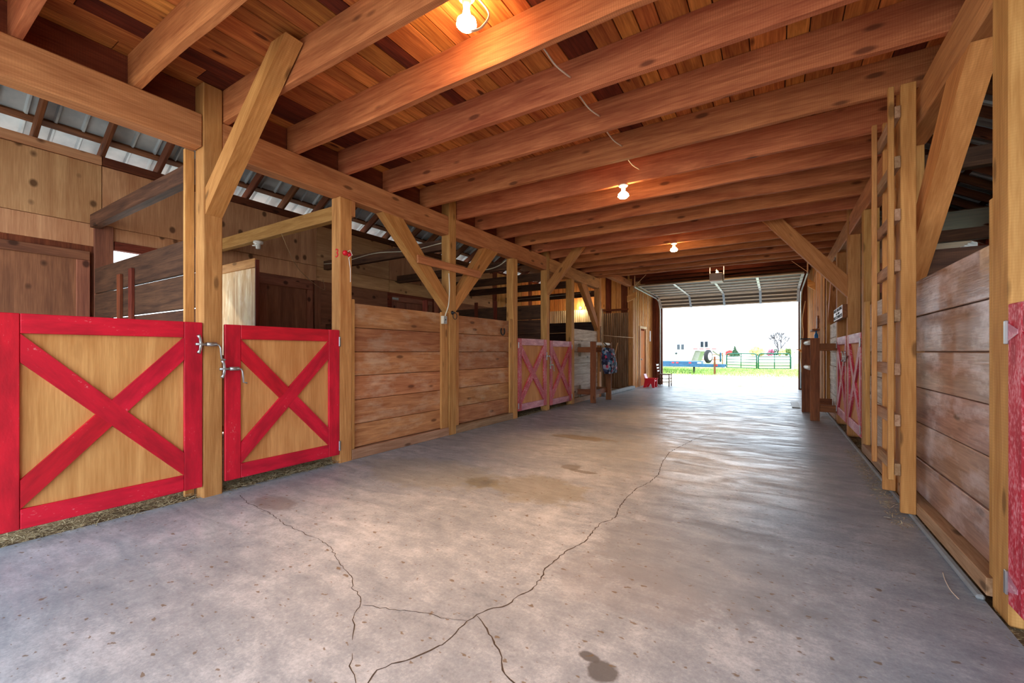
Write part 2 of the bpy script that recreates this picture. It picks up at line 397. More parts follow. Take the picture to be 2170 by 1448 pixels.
# ------------------------------------------------------------------ ground and floors
g = mesh_obj('ground', [(-300, -300, -0.06), (300, -300, -0.06), (300, 500, -0.06), (-300, 500, -0.06)], [[0, 1, 2, 3]], M['ground'])
tag(g, 'pale gravel yard running into green pasture beyond the doorway', 'ground', kind='structure')
fl = mesh_obj('floor', [], [], M['concrete'])
def slab(me, x0, x1, y0, y1, z0, z1):
    V = [(x, y, z) for z in (z0, z1) for y in (y0, y1) for x in (x0, x1)]
    me.clear_geometry(); me.from_pydata(V, [], [[0, 2, 3, 1], [4, 5, 7, 6], [0, 1, 5, 4], [2, 6, 7, 3], [0, 4, 6, 2], [1, 3, 7, 5]]); me.update()
slab(fl.data, -4.2, 0.89, REAR, 17.3, -0.1, 0)
tag(fl, 'grey stained concrete aisle floor with long thin cracks', 'floor', kind='structure')
for nm, x0, x1, lb in (('floor_left', WL-0.1, -4.2, 'dark dirt floor of the left-hand stalls behind the gates'), ('floor_right', 0.89, WR+0.1, 'dark dirt floor of the right-hand stalls behind the boards')):
    d = mesh_obj(nm, [], [], M['dirt']); slab(d.data, x0, x1, REAR, 14.4, -0.12, -0.03); tag(d, lb, 'floor', kind='structure')
z5 = lambda x, y: (400+x/2.643, 900+y/2.643)
z6 = lambda x, y: (1100+x/2.306, 820+y/2.306)
CR = [[z5(*p) for p in [(285, 395), (330, 440), (420, 480), (480, 515), (540, 560), (620, 595), (660, 620), (725, 640), (795, 685), (820, 735), (860, 795), (915, 850), (918, 915), (950, 950), (970, 1000), (930, 1060), (915, 1100), (920, 1150), (915, 1210)]],
      [z6(*p) for p in [(1010, 215), (940, 230), (860, 255), (800, 285), (735, 320), (700, 370), (680, 430), (640, 465), (570, 500), (530, 540), (490, 590), (475, 635), (440, 655), (400, 665), (350, 720), (320, 760), (240, 800), (190, 835), (130, 890), (115, 930), (60, 990), (0, 1025)]]+[z5(*p) for p in [(1760, 1020), (1670, 1035), (1615, 1070), (1560, 1105), (1500, 1165), (1440, 1220), (1400, 1245), (1280, 1305), (1170, 1330), (1050, 1380), (1000, 1445), (930, 1500)]],
      [z5(*p) for p in [(970, 1010), (1100, 1030), (1240, 1045), (1350, 1060), (1420, 1085), (1530, 1095), (1560, 1104)]],
      [z5(*p) for p in [(1618, 1070), (1670, 1150), (1720, 1235), (1750, 1300), (1755, 1370), (1800, 1420), (1840, 1480)]],
      [z5(*p) for p in [(905, 1285), (910, 1350), (925, 1410), (940, 1480)]]]
rc = random.Random(3)
for ci, cr in enumerate(CR):
    P = [Vector(onZ(*p)) for p in cr]; Q = []
    for a, b in zip(P, P[1:]):
        n = max(2, int((b-a).length/0.025))
        for i in range(n): Q.append(a.lerp(b, i/n)+Vector((rc.uniform(-1, 1), rc.uniform(-1, 1), 0))*0.007)
    Q.append(P[-1]); V = []; Fc = []; wmax = (0.0022, 0.0034, 0.0018, 0.0034, 0.0024)[ci]
    for i, q in enumerate(Q):
        d = (Q[min(i+1, len(Q)-1)]-Q[max(i-1, 0)]).normalized(); nn = Vector((-d.y, d.x, 0)); ww = wmax*rc.uniform(0.5, 1.3)*(0.25 if i in (0, len(Q)-1) else 1)
        V += [q+nn*ww+Vector((0, 0, 0.0007)), q-nn*ww+Vector((0, 0, 0.0007))]
    for i in range(len(Q)-1): Fc.append([2*i, 2*i+1, 2*i+3, 2*i+2])
    world_mesh('crack', V, Fc, M['crack'], fl)
cb = box('trim_1', 0.855, 0.889, 3.05, 11.5, 0.001, 0.028, M['curb'], ch=0.012); tag(cb, 'low rough concrete curb along the right side boards', 'curb', kind='structure')
cb = box('trim_2', -4.19, -4.05, 11.4, 14.4, 0.001, 0.1, M['curb'], ch=0.02); tag(cb, 'pale concrete curb in front of the brown corrugated wall', 'curb', kind='structure')

# ------------------------------------------------------------------ outer walls
def wall(name, label, x0, x1, y0, y1, z0, z1, mat):
    o = box(name, x0, x1, y0, y1, z0, z1, mat, ch=0.001); return tag(o, label, 'wall', kind='structure')
ZP = 3.74                      # top of the wall plate
wl = thing('wall_left', 'knotty plywood outer wall behind the left-hand stalls', 'wall', (WL, 5.5, 0), kind='structure')
# sheathing leaves the open window bay free (y 1.93..2.95, z 1.35..2.57)
for (y0, y1, z0, z1) in ((REAR, 1.93, 0, ZP), (2.95, 14.5, 0, ZP), (1.93, 2.95, 0, 1.35), (1.93, 2.95, 2.57, ZP)):
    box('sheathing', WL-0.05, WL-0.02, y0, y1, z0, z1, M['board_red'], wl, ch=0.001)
JT = [-0.7, 1.82, 4.80, 6.55, 8.6, 10.6]
for i, (a, b) in enumerate(zip(JT, JT[1:])):
    box('plywood_panel', WL-0.02, WL, a+0.004, b-0.004, 2.86, 3.62, M['ply'], wl, axis=('z', 'z', 'y', 'z', 'y')[i], ch=0.002)
    box('plywood_panel', WL-0.02, WL-0.003, a+0.004, b-0.004, 2.58, 2.854, M['ply'], wl, axis='z' if i < 2 else 'y', ch=0.002)
    box('top_board', WL-0.02, WL+0.015, a+0.003, b-0.003, 3.63, ZP, M['rafter'] if i else M['ply'], wl)
for (a, b) in ((3.72, 4.72), (4.86, 6.5), (8.0, 8.58), (8.62, 10.58)):
    box('plywood_panel', WL-0.02, WL, a, b, 0.1, 2.57, M['ply_dark'], wl, axis='y', ch=0.002)
box('plywood_panel', WL-0.02, WL, 2.99, 3.7, 0.1, 2.57, M['ply'], wl, axis='y', ch=0.002)
for (a, b, z0, z1) in ((1.74, 1.92, 0, 2.86), (4.73, 4.85, 0, 2.58)):
    box('wall_stud', WL, WL+0.05, a, b, z0, z1, M['ply_dark'], wl)
box('window_header', WL, WL+0.04, 1.93, 3.0, 2.57, 2.68, M['rim'], wl)
box('window_sill', WL-0.02, WL+0.05, 1.93, 2.95, 1.3, 1.36, M['plank'], wl)
y = 10.62; k = 0
while y < 14.36:
    ww = 0.2+0.05*random.random(); box('siding_board', WL-0.02, WL+random.uniform(0, 0.006), y, min(y+ww, 14.38)-0.012, 0.05, 3.68, M['board_far'] if k % 5 else M['board_red'], wl); y += ww; k += 1
def shutter(nm, lab, y0, y1, z0, z1):
    t = thing(nm, lab, 'shutter', (WL, (y0+y1)/2, z0), kind='structure')
    box('panel', WL+0.002, WL+0.014, y0, y1, z0, z1, M['ply_dark'], t, axis='z', ch=0.001)
    box('rail', WL+0.015, WL+0.04, y0, y1, z1-0.11, z1, M['ply_dark'], t); box('rail', WL+0.015, WL+0.04, y0, y1, z0, z0+0.11, M['ply_dark'], t)
    for a in (y0, y1-0.12): box('stile', WL+0.015, WL+0.04, a, a+0.12, z0+0.112, z1-0.112, M['ply_dark'], t)
    return t
shutter('window_1', 'dark closed plywood shutter behind the nearest red gate', 0.2, 1.70, 1.05, 2.5)
shutter('window_2', 'framed plywood shutter in the stall behind the second red gate', 3.74, 4.7, 1.3, 2.5)
t = shutter('window_3', 'framed closed shutter with a small bright hinge above the first plank panel', 6.62, 7.9, 1.3, 2.5)
box('hinge', WL+0.041, WL+0.05, 6.6, 6.78, 2.42, 2.47, M['steel'], t)
t = thing('window_shutter', 'weathered window shutter coloured sunlit-bright, swung open in the stall behind the second gate', 'shutter', (-6.6, 3.06, 1.2))
box('panel', WL+0.03, -5.98, 3.05, 3.065, 1.2, 2.50, M['shutter'], t, axis='z', ch=0.001)
box('rail', WL+0.03, -5.98, 3.02, 3.049, 2.40, 2.52, M['post'], t)
box('stile', -6.09, -5.98, 3.02, 3.049, 1.2, 2.39, M['shutter'], t); box('edge_strip', -5.975, -5.955, 3.02, 3.07, 1.2, 2.5, M['rim'], t)

wr = thing('wall_right', 'dark reddish board outer wall behind the right-hand stalls', 'wall', (WR, 5.5, 0), kind='structure')
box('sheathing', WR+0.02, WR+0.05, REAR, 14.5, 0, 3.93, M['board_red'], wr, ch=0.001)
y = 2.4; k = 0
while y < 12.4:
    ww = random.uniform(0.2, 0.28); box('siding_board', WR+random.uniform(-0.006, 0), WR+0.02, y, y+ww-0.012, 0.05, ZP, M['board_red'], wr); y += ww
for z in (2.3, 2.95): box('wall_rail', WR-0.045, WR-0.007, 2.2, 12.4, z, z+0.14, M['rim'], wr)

# tack bay wall facing the camera
wt = thing('wall_tack_bay', 'board wall with corrugated metal wainscot at the far end of the left bay', 'wall', (-5.7, 14.42, 0), kind='structure')
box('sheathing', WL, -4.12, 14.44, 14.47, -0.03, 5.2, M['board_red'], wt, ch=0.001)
x = WL+0.005; k = 0
while x < -4.2:
    ww = random.uniform(0.17, 0.22); box('siding_board', x, min(x+ww, -4.16)-0.014, 14.42, 14.44-random.uniform(0, 0.006), 2.55, 4.4, M['board_far'] if (x < -5.3 or k % 3) else M['board_red'], wt, axis='z'); x += ww; k += 1
corrugated('corrugated_sheet', (WL+0.01, 14.405, 0.0), (1, 0, 0), (0, 0, 1), 2.1, 2.78, 0.075, 0.010, M['corr_light'], wt)
corrugated('corrugated_sheet', (-5.19, 14.400, 0.0), (1, 0, 0), (0, 0, 1), 1.0, 2.6, 0.075, 0.010, M['corr_brown'], wt)
box('rail', -5.19, -4.16, 14.36, 14.42, 2.68, 2.74, M['board_red'], wt)
box('corner_board', -4.28, -4.12, 14.36, 14.44, 0.1, 3.5, M['board_far'], wt)

# aisle walls beyond the stalls
def batten_wall(name, label, xf, sgn, y0, y1, z1, holes=()):
    t = thing(name, label, 'wall', (xf, (y0+y1)/2, 0), kind='structure')
    y = y0
    while y < y1-0.05:
        ww = min(random.uniform(0.2, 0.24), y1-y); z0 = 0.02
        for (a, b, zt) in holes:
            if y+ww > a and y < b: z0 = zt
        box('siding_board', xf+sgn*0.022, xf, y, y+ww-0.006, z0, z1, M['board_far'], t, axis='z')
        box('batten', xf-sgn*0.002, xf-sgn*0.022, y+ww-0.03, y+ww+0.02, z0, z1, M['pale_wood'] if random.random() < .6 else M['board_far'], t, axis='z'); y += ww
    box('sheathing', xf+sgn*0.024, xf+sgn*0.05, y0, y1, z0 if False else (0 if not holes else 2.2), z1, M['board_red'], t, ch=0.001)
    return t
wal = batten_wall('wall_aisle_left', 'orange board and batten wall with a narrow door left of the big doorway', XL+0.03, -1, 14.5, 16.9, 3.85, ((15.08, 15.98, 2.1),))
war = batten_wall('wall_aisle_right', 'tan board and batten wall right of the big doorway', XR-0.02, 1, 11.6, 16.9, 3.85)
d = thing('door_1', 'narrow orange wooden door in the left board wall with pale trim', 'door', (XL, 15.5, 0), kind='structure')
box('leaf', XL-0.02, XL+0.02, 15.19, 15.90, 0.02, 2.02, M['door_wood'], d, axis='z')
for a in (15.09, 15.905): box('jamb', XL+0.0, XL+0.075, a, a+0.085, 0.02, 2.08, M['pale_wood'], d)
box('head_trim', XL+0.0, XL+0.08, 15.05, 16.02, 2.085, 2.17, M['pale_wood'], d)
lathe('knob', [(0, 0.01), (0.03, 0.012), (0.045, 0.03), (0.07, 0.03), (0.08, 0.012)], M['steel'], d, (XL+0.02, 15.27, 0.98), (1, 0, 0), 12)

wf = thing('wall_front', 'dark brown end wall framing the big overhead doorway', 'wall', (-1.6, FRONT, 0), kind='structure')
for (a, b) in ((WL, -3.72), (0.62, WR)): box('sheathing', a, b, FRONT, FRONT+0.05, 0, 3.3, M['board_red'], wf, axis='z', ch=0.001)
box('header', WL, WR, FRONT, FRONT+0.05, 3.3, 7.4, M['board_red'], wf, axis='x', ch=0.001)
for (a, b) in ((-4.12, -3.99), (-3.98, -3.86), (0.74, 0.86)): box('side_board', a, b, FRONT-0.03, FRONT, 0, 3.6, M['board_red'], wf)
for a in (-3.84, 0.62): box('jamb', a, a+0.12, FRONT-0.06, FRONT-0.001, 0, 3.3, M['rafter'], wf)
wb = thing('wall_rear', 'unseen near end wall behind the viewer, opened up to let daylight in', 'wall', (-1.6, REAR, 0), kind='structure')  # near end cut down to header and jambs so daylight reaches inside
for a in (WL, -4.3, 1.0, WR-0.15): box('jamb', a, a+0.15, REAR-0.05, REAR, 0, 3.6, M['board_red'], wb, axis='z')
box('header', WL, WR, REAR-0.05, REAR, 3.6, 7.4, M['board_red'], wb, axis='x', ch=0.001)

# ------------------------------------------------------------------ roof
SL = 0.6; RX = (WL+WR)/2
for side, X0, sg, lab in (('roof_left', WL, 1, 'ribbed metal roof with rafters over the left-hand stalls'), ('roof_right', WR, -1, 'ribbed metal roof with rafters over the right-hand stalls')):
    r = thing(side, lab, 'roof', (X0, 7, ZP), kind='structure')
    up = Vector((sg, 0, SL)).normalized(); nrm = Vector((-sg*SL, 0, 1)).normalized()
    ov = 0.45; base = Vector((X0, 0, ZP))
    yy = 0.08
    ys = []
    y = 1.245-0.583*7
    while y < 14.5: ys.append(y); y += 0.583
    for y in ys:
        p0 = base+Vector((0, y, 0))+nrm*0.07-up*0.3; beam('rafter', p0, p0+up*4.9, 0.042, 0.14, M['rafter'], r, up=nrm)
    for s in (0.12, 0.72, 1.35, 1.98, 2.6, 3.2, 3.8):
        p = base+nrm*0.162+up*s; beam('purlin', p+Vector((0, REAR, 0)), p+Vector((0, 14.6, 0)), 0.09, 0.038, M['rafter'], r, up=nrm)
    L = (RX-X0)*sg/up.x*sg; o = base+nrm*0.185-up*ov
    o.y = REAR-0.4
    if sg > 0: corrugated('metal_sheet', o, (0, 1, 0), up, 21.2, abs((RX-X0)/up.x)+ov, 0.235, 0.03, M['metal'], r, rib=True)
    else: corrugated('metal_sheet', o+Vector((0, 21.2, 0)), (0, -1, 0), up, 21.2, abs((RX-X0)/up.x)+ov, 0.235, 0.03, M['metal'], r, rib=True)

# ------------------------------------------------------------------ loft floor, joists, beams
ce = thing('ceiling', 'orange plank underside of the hayloft floor above the joists', 'ceiling', (-1.6, 5, ZD), kind='structure')
rd = random.Random(11); x = -4.36; col = 0
XC = []
while x < 1.1:
    ww = rd.choice((0.14, 0.14, 0.19, 0.19, 0.235)); ww = min(ww, 1.14-x)
    y = -0.9-rd.random()*1.2
    while y < 11.3:
        L = min(rd.choice((2.46, 3.07, 3.69)), 11.4-y)
        if 11.4-(y+L) < 0.6: L = 11.4-y
        m = M['deck'] if rd.random() > 0.09 else M['deck_red']
        dz = rd.uniform(0, 0.003)
        box('deck_board', x+0.003, x+ww-0.004, y+0.002, y+L-0.002, ZD+dz, ZD+0.026, m, ce, axis='y', ch=0.003); y += L
    x += ww
box('subfloor', -4.36, 1.14, REAR, 11.4, ZD+0.03, ZD+0.05, M['plank_dark'], ce, ch=0.001)
box('subfloor', -7.2, WR, 11.4, 16.9, 3.95, 3.97, M['plank_dark'], ce, ch=0.001)

def joist_obj(y, x0, x1, z0, z1, th, seed, mat):
    rr = random.Random(seed); n = 26; V = []; Fc = []; ph = [rr.uniform(0, 6.28) for _ in range(4)]; am = rr.uniform(0.004, 0.014)
    for i in range(n+1):
        xx = x0+(x1-x0)*i/n; e = min(1, min(i, n-i)/2)
        wz = e*am*(math.sin(xx*1.7+ph[0])+0.6*math.sin(xx*4.1+ph[1]))+e*rr.uniform(-0.002, 0.002); wz = max(wz, -0.001)
        wy = 0.003*math.sin(xx*1.1+ph[2])
        for (a, b) in ((0, 0), (1, 0), (1, 1), (0, 1)): V.append((xx-(x0+x1)/2, (a-0.5)*th+wy, (wz if b == 0 else z1-z0)))
    for i in range(n):
        for k in range(4):
            l = (k+1) % 4; Fc.append([i*4+k, i*4+l, (i+1)*4+l, (i+1)*4+k][::-1])
    Fc.append([0, 1, 2, 3]); Fc.append([n*4+3, n*4+2, n*4+1, n*4])
    return mesh_obj('ceiling_joist', V, Fc, mat, None, Matrix.Translation(((x0+x1)/2, y+th/2, z0)))
ORD = ['first', 'second', 'third', 'fourth', 'fifth', 'sixth', 'seventh', 'eighth', 'ninth', 'tenth', 'eleventh', 'twelfth', 'thirteenth', 'fourteenth', 'fifteenth', 'sixteenth', 'seventeenth', 'eighteenth']
for i, y in enumerate(JY):
    o = joist_obj(y, -4.29, 1.05, ZB1+0.001, ZD-0.001, 0.048, i, M['joist'])
    lab = 'reddish rough-sawn loft joist spanning the aisle, %s in view counted from the camera' % ORD[i-2] if i > 1 else ('rough-sawn loft joist just behind the camera', 'rough-sawn loft joist directly above the camera')[i]
    tag(o, lab, 'joist', 'loft joists')
for i, y in enumerate((11.95, 12.6, 13.25, 13.9, 14.55, 15.2, 15.85, 16.5)):
    o = joist_obj(y, -4.1, 0.86, 3.66, 3.94, 0.045, 40+i, M['joist'] if i == 0 else M['rim'])  # timber colour paints the first joist bulb-lit, the rest in shade
    tag(o, 'higher joist over the big doorway, %s beyond the low joists' % ORD[i], 'joist', 'joists over the doorway bay')
for nm, x, lab in (('rim_board', -4.345, 'dark red rim board closing the joist ends above the left beam'), ('rim_board', 1.06, 'dark red rim board closing the joist ends above the right beam')):
    o = box(nm, x, x+0.04, -0.9, 11.2, ZB1+0.002, ZD-0.002, M['rim']); tag(o, lab, 'board', 'rim boards')

PN = ['post between the two nearest red gates', 'post with a red numeral, right of the second red gate', 'post with the iron tie ring between the two plank panels', 'post left of the far pair of red gates', 'slim post between the far pair of red gates', 'post right of the far left red gates, by the pale boards', 'last left post, by the hanging bag']
PR = ['thick post at the hinges of the nearest right gate', 'post behind the wall ladder', 'post beyond the ladder at the right gate hinges', 'post behind the white lettered sign', 'post at the far end of the right gates', '', 'far right post beside the board and batten wall']
posts = {}
for i, (a, b) in enumerate(POSTY):
    top = ZB0-0.001 if i in (1, 3, 5) else ZD-0.003
    dx = 0.155 if i != 4 else 0.15
    o = box('timber_post', XL-0.155, XL, a, b if i != 4 else b-0.03, 0 if i > 5 else -0.02, top, M['post'], ch=0.008); tag(o, 'tan timber '+PN[i], 'post', 'left row of posts'); posts[('L', i)] = o
RI = [1, 2, 3, 4, 5, 6]
for i, lab in zip(RI, [PR[0], PR[1], PR[2], PR[3], PR[4], PR[6]]):
    a, b = POSTY[i] if i != 1 else (2.87, 3.05); top = ZB0-0.001 if i in (3, 5) else ZD-0.003
    o = box('timber_post', XR, XR+0.155, a, b if i != 4 else b-0.03, -0.02, top, M['post'], ch=0.008); tag(o, 'tan timber '+lab, 'post', 'right row of posts'); posts[('R', i)] = o
for lab, a, b in (('nearest left beam running out of the frame above the first gate', -0.95, 1.673), ('second left beam above the second gate and first plank panel', 1.827, 4.878), ('third left beam above the second plank panel and far left gate', 5.047, 8.058), ('fourth left beam running to the last left post', 8.192, 11.218)):
    o = box('carrying_beam', XL-0.165, XL-0.004, a, b, ZB0, ZB1, M['beam'], ch=0.01); tag(o, 'heavy rough timber '+lab, 'beam', 'left carrying beams')
for lab, a, b in (('right beam nearest the camera, mostly out of frame', -0.95, 2.868), ('right beam over the worn plank panel and ladder', 3.052, 4.878), ('right beam beyond the ladder above the right gate', 5.047, 8.058), ('far right beam beyond the white sign', 8.192, 11.218)):
    o = box('carrying_beam', XR+0.01, XR+0.165, a, b, ZB0, ZB1, M['beam'], ch=0.012); tag(o, 'heavy rough timber '+lab, 'beam', 'right carrying beams')
o = box('carrying_beam', XL-0.16, XL, 11.42, 14.3, 3.46, 3.65, M['beam'], ch=0.01); tag(o, 'pale timber beam over the open bay past the last left post', 'beam')

def brace(p0, p1, w_, h_, lab, group='knee braces', up=(0, 0, 1)):
    o = beam('knee_brace', p0, p1, w_, h_, M['brace'], None, up, ch=0.008); return tag(o, lab, 'brace', group)
def brace_x(y0, y1, x0, z0, x1, z1, hw, lab, s):   # knee brace across the aisle, cut plumb at the post
    pts = [(x0, y0, z0), (x0, y0, z0+hw*1.35), (x1, y0, z1), (x1+s*hw*1.1, y0, z1)]
    o = prism('knee_brace', pts, (0, y1-y0, 0), (x1-x0, 0, z1-z0), M['brace']); return tag(o, lab, 'brace', 'knee braces')
brace_x(1.69, 1.82, XL+0.002, 2.43, -3.12, ZD-0.06, 0.17, 'big leaning brace from the post between the near gates up to a joist', 1)
brace_x(8.08, 8.19, XL+0.002, 2.47, -3.5, 3.45, 0.2, 'brace from the slim far left gate post up to the joists', 1)
brace_x(8.08, 8.19, XR-0.002, 2.08, 0.06, 3.42, 0.24, 'long brace from the right sign post up to the joists', -1)
def brace_y(xa, xb, ypost, z0, ytop, hw, lab):
    s = 1 if ytop > ypost else -1
    pts = [(xa, ypost, z0), (xa, ypost, z0+0.2), (xa, ytop, ZB0-0.002), (xa, ytop+s*hw, ZB0-0.002)]
    o = prism('knee_brace', pts, (xb-xa, 0, 0), (0, ytop-ypost, ZB0-z0), M['brace']); return tag(o, lab, 'brace', 'knee braces')
def by(xa, xb, ypost, z0, ytop, hw, lab):
    s = 1 if ytop > ypost else -1
    pts = [(xa, ypost, z0), (xa, ypost, z0+0.22), (xa, ytop-s*hw/2, ZB0-0.002), (xa, ytop+s*hw/2, ZB0-0.002)]
    o = prism('knee_brace', pts, (xb-xa, 0, 0), (0, ytop-ypost, ZB0-z0), M['brace']); return tag(o, lab, 'brace', 'knee braces')
by(XL-0.14, XL-0.01, 4.878, 1.86, 3.80, 0.34, 'brace rising left from the post with the tie ring')
by(XL-0.14, XL-0.01, 5.047, 1.87, 6.0, 0.4, 'brace rising right from the post with the tie ring')
by(XL-0.15, XL-0.03, 11.218, 1.86, 10.2, 0.38, 'brace leaning to the last left post above the pale boards')
by(XR+0.02, XR+0.155, 4.878, 1.84, 3.6, 0.4, 'wide brace above the worn plank panel at the right')
by(XR+0.02, XR+0.12, 11.218, 1.85, 10.4, 0.35, 'brace beyond the white sign leaning to the far right post')
o = box('scab_board', XL+0.002, XL+0.035, 4.2, 5.63, 2.46, 2.57, M['beam']); tag(o, 'short light board nailed across the post with the tie ring', 'board')

# stall beams behind the posts
for i, (a, b) in enumerate(POSTY):
    m = M['plank_dark'] if i != 1 else M['post']
    zz = 2.76 if i == 1 else 2.80
    o = box('stall_beam', WL+0.055, XL-0.157, a+0.02, a+0.11, zz, zz+0.16, m)
    tag(o, 'overhead stall rail running left from the %s' % PN[i], 'beam', 'left stall rails')
for i in (2, 4, 6):
    a, b = POSTY[i]; o = box('stall_beam', XR+0.157, WR-0.05, a+0.02, a+0.11, 2.76, 2.92, M['plank_dark'])
    tag(o, 'overhead stall rail running right from the %s' % {2: PR[1], 4: PR[3], 6: PR[6]}[i], 'beam', 'right stall rails')

# ------------------------------------------------------------------ stall fronts and partitions
def plank_row(t, axis, lo, hi, fixed0, fixed1, zs, mat, gap=0.006, jit=0.012, rnd=random.Random(5)):
    for a, b in zip(zs, zs[1:]):
        j = rnd.uniform(-jit, 0)
        m = mat if not isinstance(mat, (list, tuple)) else rnd.choice(mat)
        if axis == 'y': box('plank', fixed0+j, fixed1+j, lo, hi, a+gap/2, b-gap/2, m, t, axis='y')
        else: box('plank', lo, hi, fixed0+j, fixed1+j, a+gap/2, b-gap/2, m, t, axis='x')
ZS = [0.125, 0.40, 0.685, 0.968, 1.25, 1.535, 1.822]
def front(name, lab, y0, y1, side, mat, strips=(), zs=ZS, sill=True):
    t = thing(name, lab, 'stall wall', (XL if side == 'L' else XR, (y0+y1)/2, 0), 'plank stall fronts')
    if side == 'L':
        plank_row(t, 'y', y0, y1, XL-0.085, XL-0.045, zs, mat)
        if sill: box('sill', XL-0.09, XL-0.0, y0, y1, 0.001, 0.12, M['sill'], t)
        for (a, b, zt) in strips: box('cover_strip', XL-0.044, XL-0.008, a, b, 0.122, zt, M['post'], t)
    else:
        plank_row(t, 'y', y0, y1, XR+0.06, XR+0.10, zs, mat)
        if sill: box('sill', XR-0.02, XR+0.10, y0, y1, 0.03, 0.12, M['sill'], t)
        for (a, b, zt) in strips: box('cover_strip', XR+0.004, XR+0.054, a, b, 0.122, zt, M['post'], t)
    return t
front('stall_boarding', 'brown plank stall front right of the second red gate', 3.172, 4.878, 'L', M['plank'], ((3.174, 3.215, 1.86), (4.72, 4.87, 1.835)))
front('stall_boarding', 'light brown plank stall front with a horseshoe left of the far gates', 5.047, 6.698, 'L', M['plank'], ((5.05, 5.12, 1.86), (6.60, 6.69, 1.86)))
front('stall_boarding', 'pale whitish plank stall front behind the left saddle rack', 9.512, 11.218, 'L', M['plank_pale'], ())
front('stall_boarding', 'worn shiny plank stall front at the right edge', 3.052, 4.878, 'R', M['plank_gloss'], ((3.054, 3.10, 2.02),))
front('stall_boarding', 'pale plank stall front behind the wall ladder', 5.047, 6.698, 'R', M['plank_pale'], ((6.62, 6.69, 1.86),))
front('stall_boarding', 'pale plank stall front behind the right saddle rack', 9.512, 11.218, 'R', M['plank_pale'], ())

def partition(lab, yc, xa, xb, top, mat, gap, group, slats=()):
    t = thing('stall_partition', lab, 'partition', ((xa+xb)/2, yc, 0), group)
    n = int(top/0.3); zs = [0.02+(top-0.02)*i/n for i in range(n+1)]
    plank_row(t, 'x', xa, xb, yc-0.02, yc+0.02, zs, mat, gap, 0.004)
    for (x, z0, z1) in slats: box('cleat', x, x+0.09, yc-0.055, yc-0.022, z0, z1, M['rim'], t)
    return t
partition('dark gappy plank partition between the two nearest left stalls', 1.76, WL+0.06, XL-0.16, 2.30, M['plank_dark'], 0.014, 'left stall partitions', ((-6.35, 0.3, 2.13), (-6.0, 0.3, 2.16)))
partition('plank partition left of the post with the tie ring', 4.96, WL+0.06, XL-0.16, 1.78, M['plank_dark'], 0.008, 'left stall partitions', ((-4.72, 0.3, 2.06), (-4.47, 0.3, 2.02)))
partition('dark plank partition behind the far pair of red gates', 8.14, WL+0.06, XL-0.16, 2.28, M['plank_dark'], 0.01, 'left stall partitions', ((-6.1, 1.2, 2.42), (-5.55, 1.2, 2.42)))
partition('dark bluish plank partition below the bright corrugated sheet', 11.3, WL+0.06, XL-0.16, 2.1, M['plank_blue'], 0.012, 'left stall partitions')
partition('dark plank partition above the worn right stall front', 4.96, XR+0.16, WR-0.06, 2.12, M['plank_dark'], 0.008, 'right stall partitions')
partition('dark plank partition behind the far right gates', 8.14, XR+0.16, WR-0.06, 2.12, M['plank_dark'], 0.008, 'right stall partitions')
o = box('batten_strip', XL-0.19, XL-0.157, 1.60, 1.673, 0.0, 3.0, M['post']); tag(o, 'narrow vertical strip on the left side of the post between the near gates', 'board')

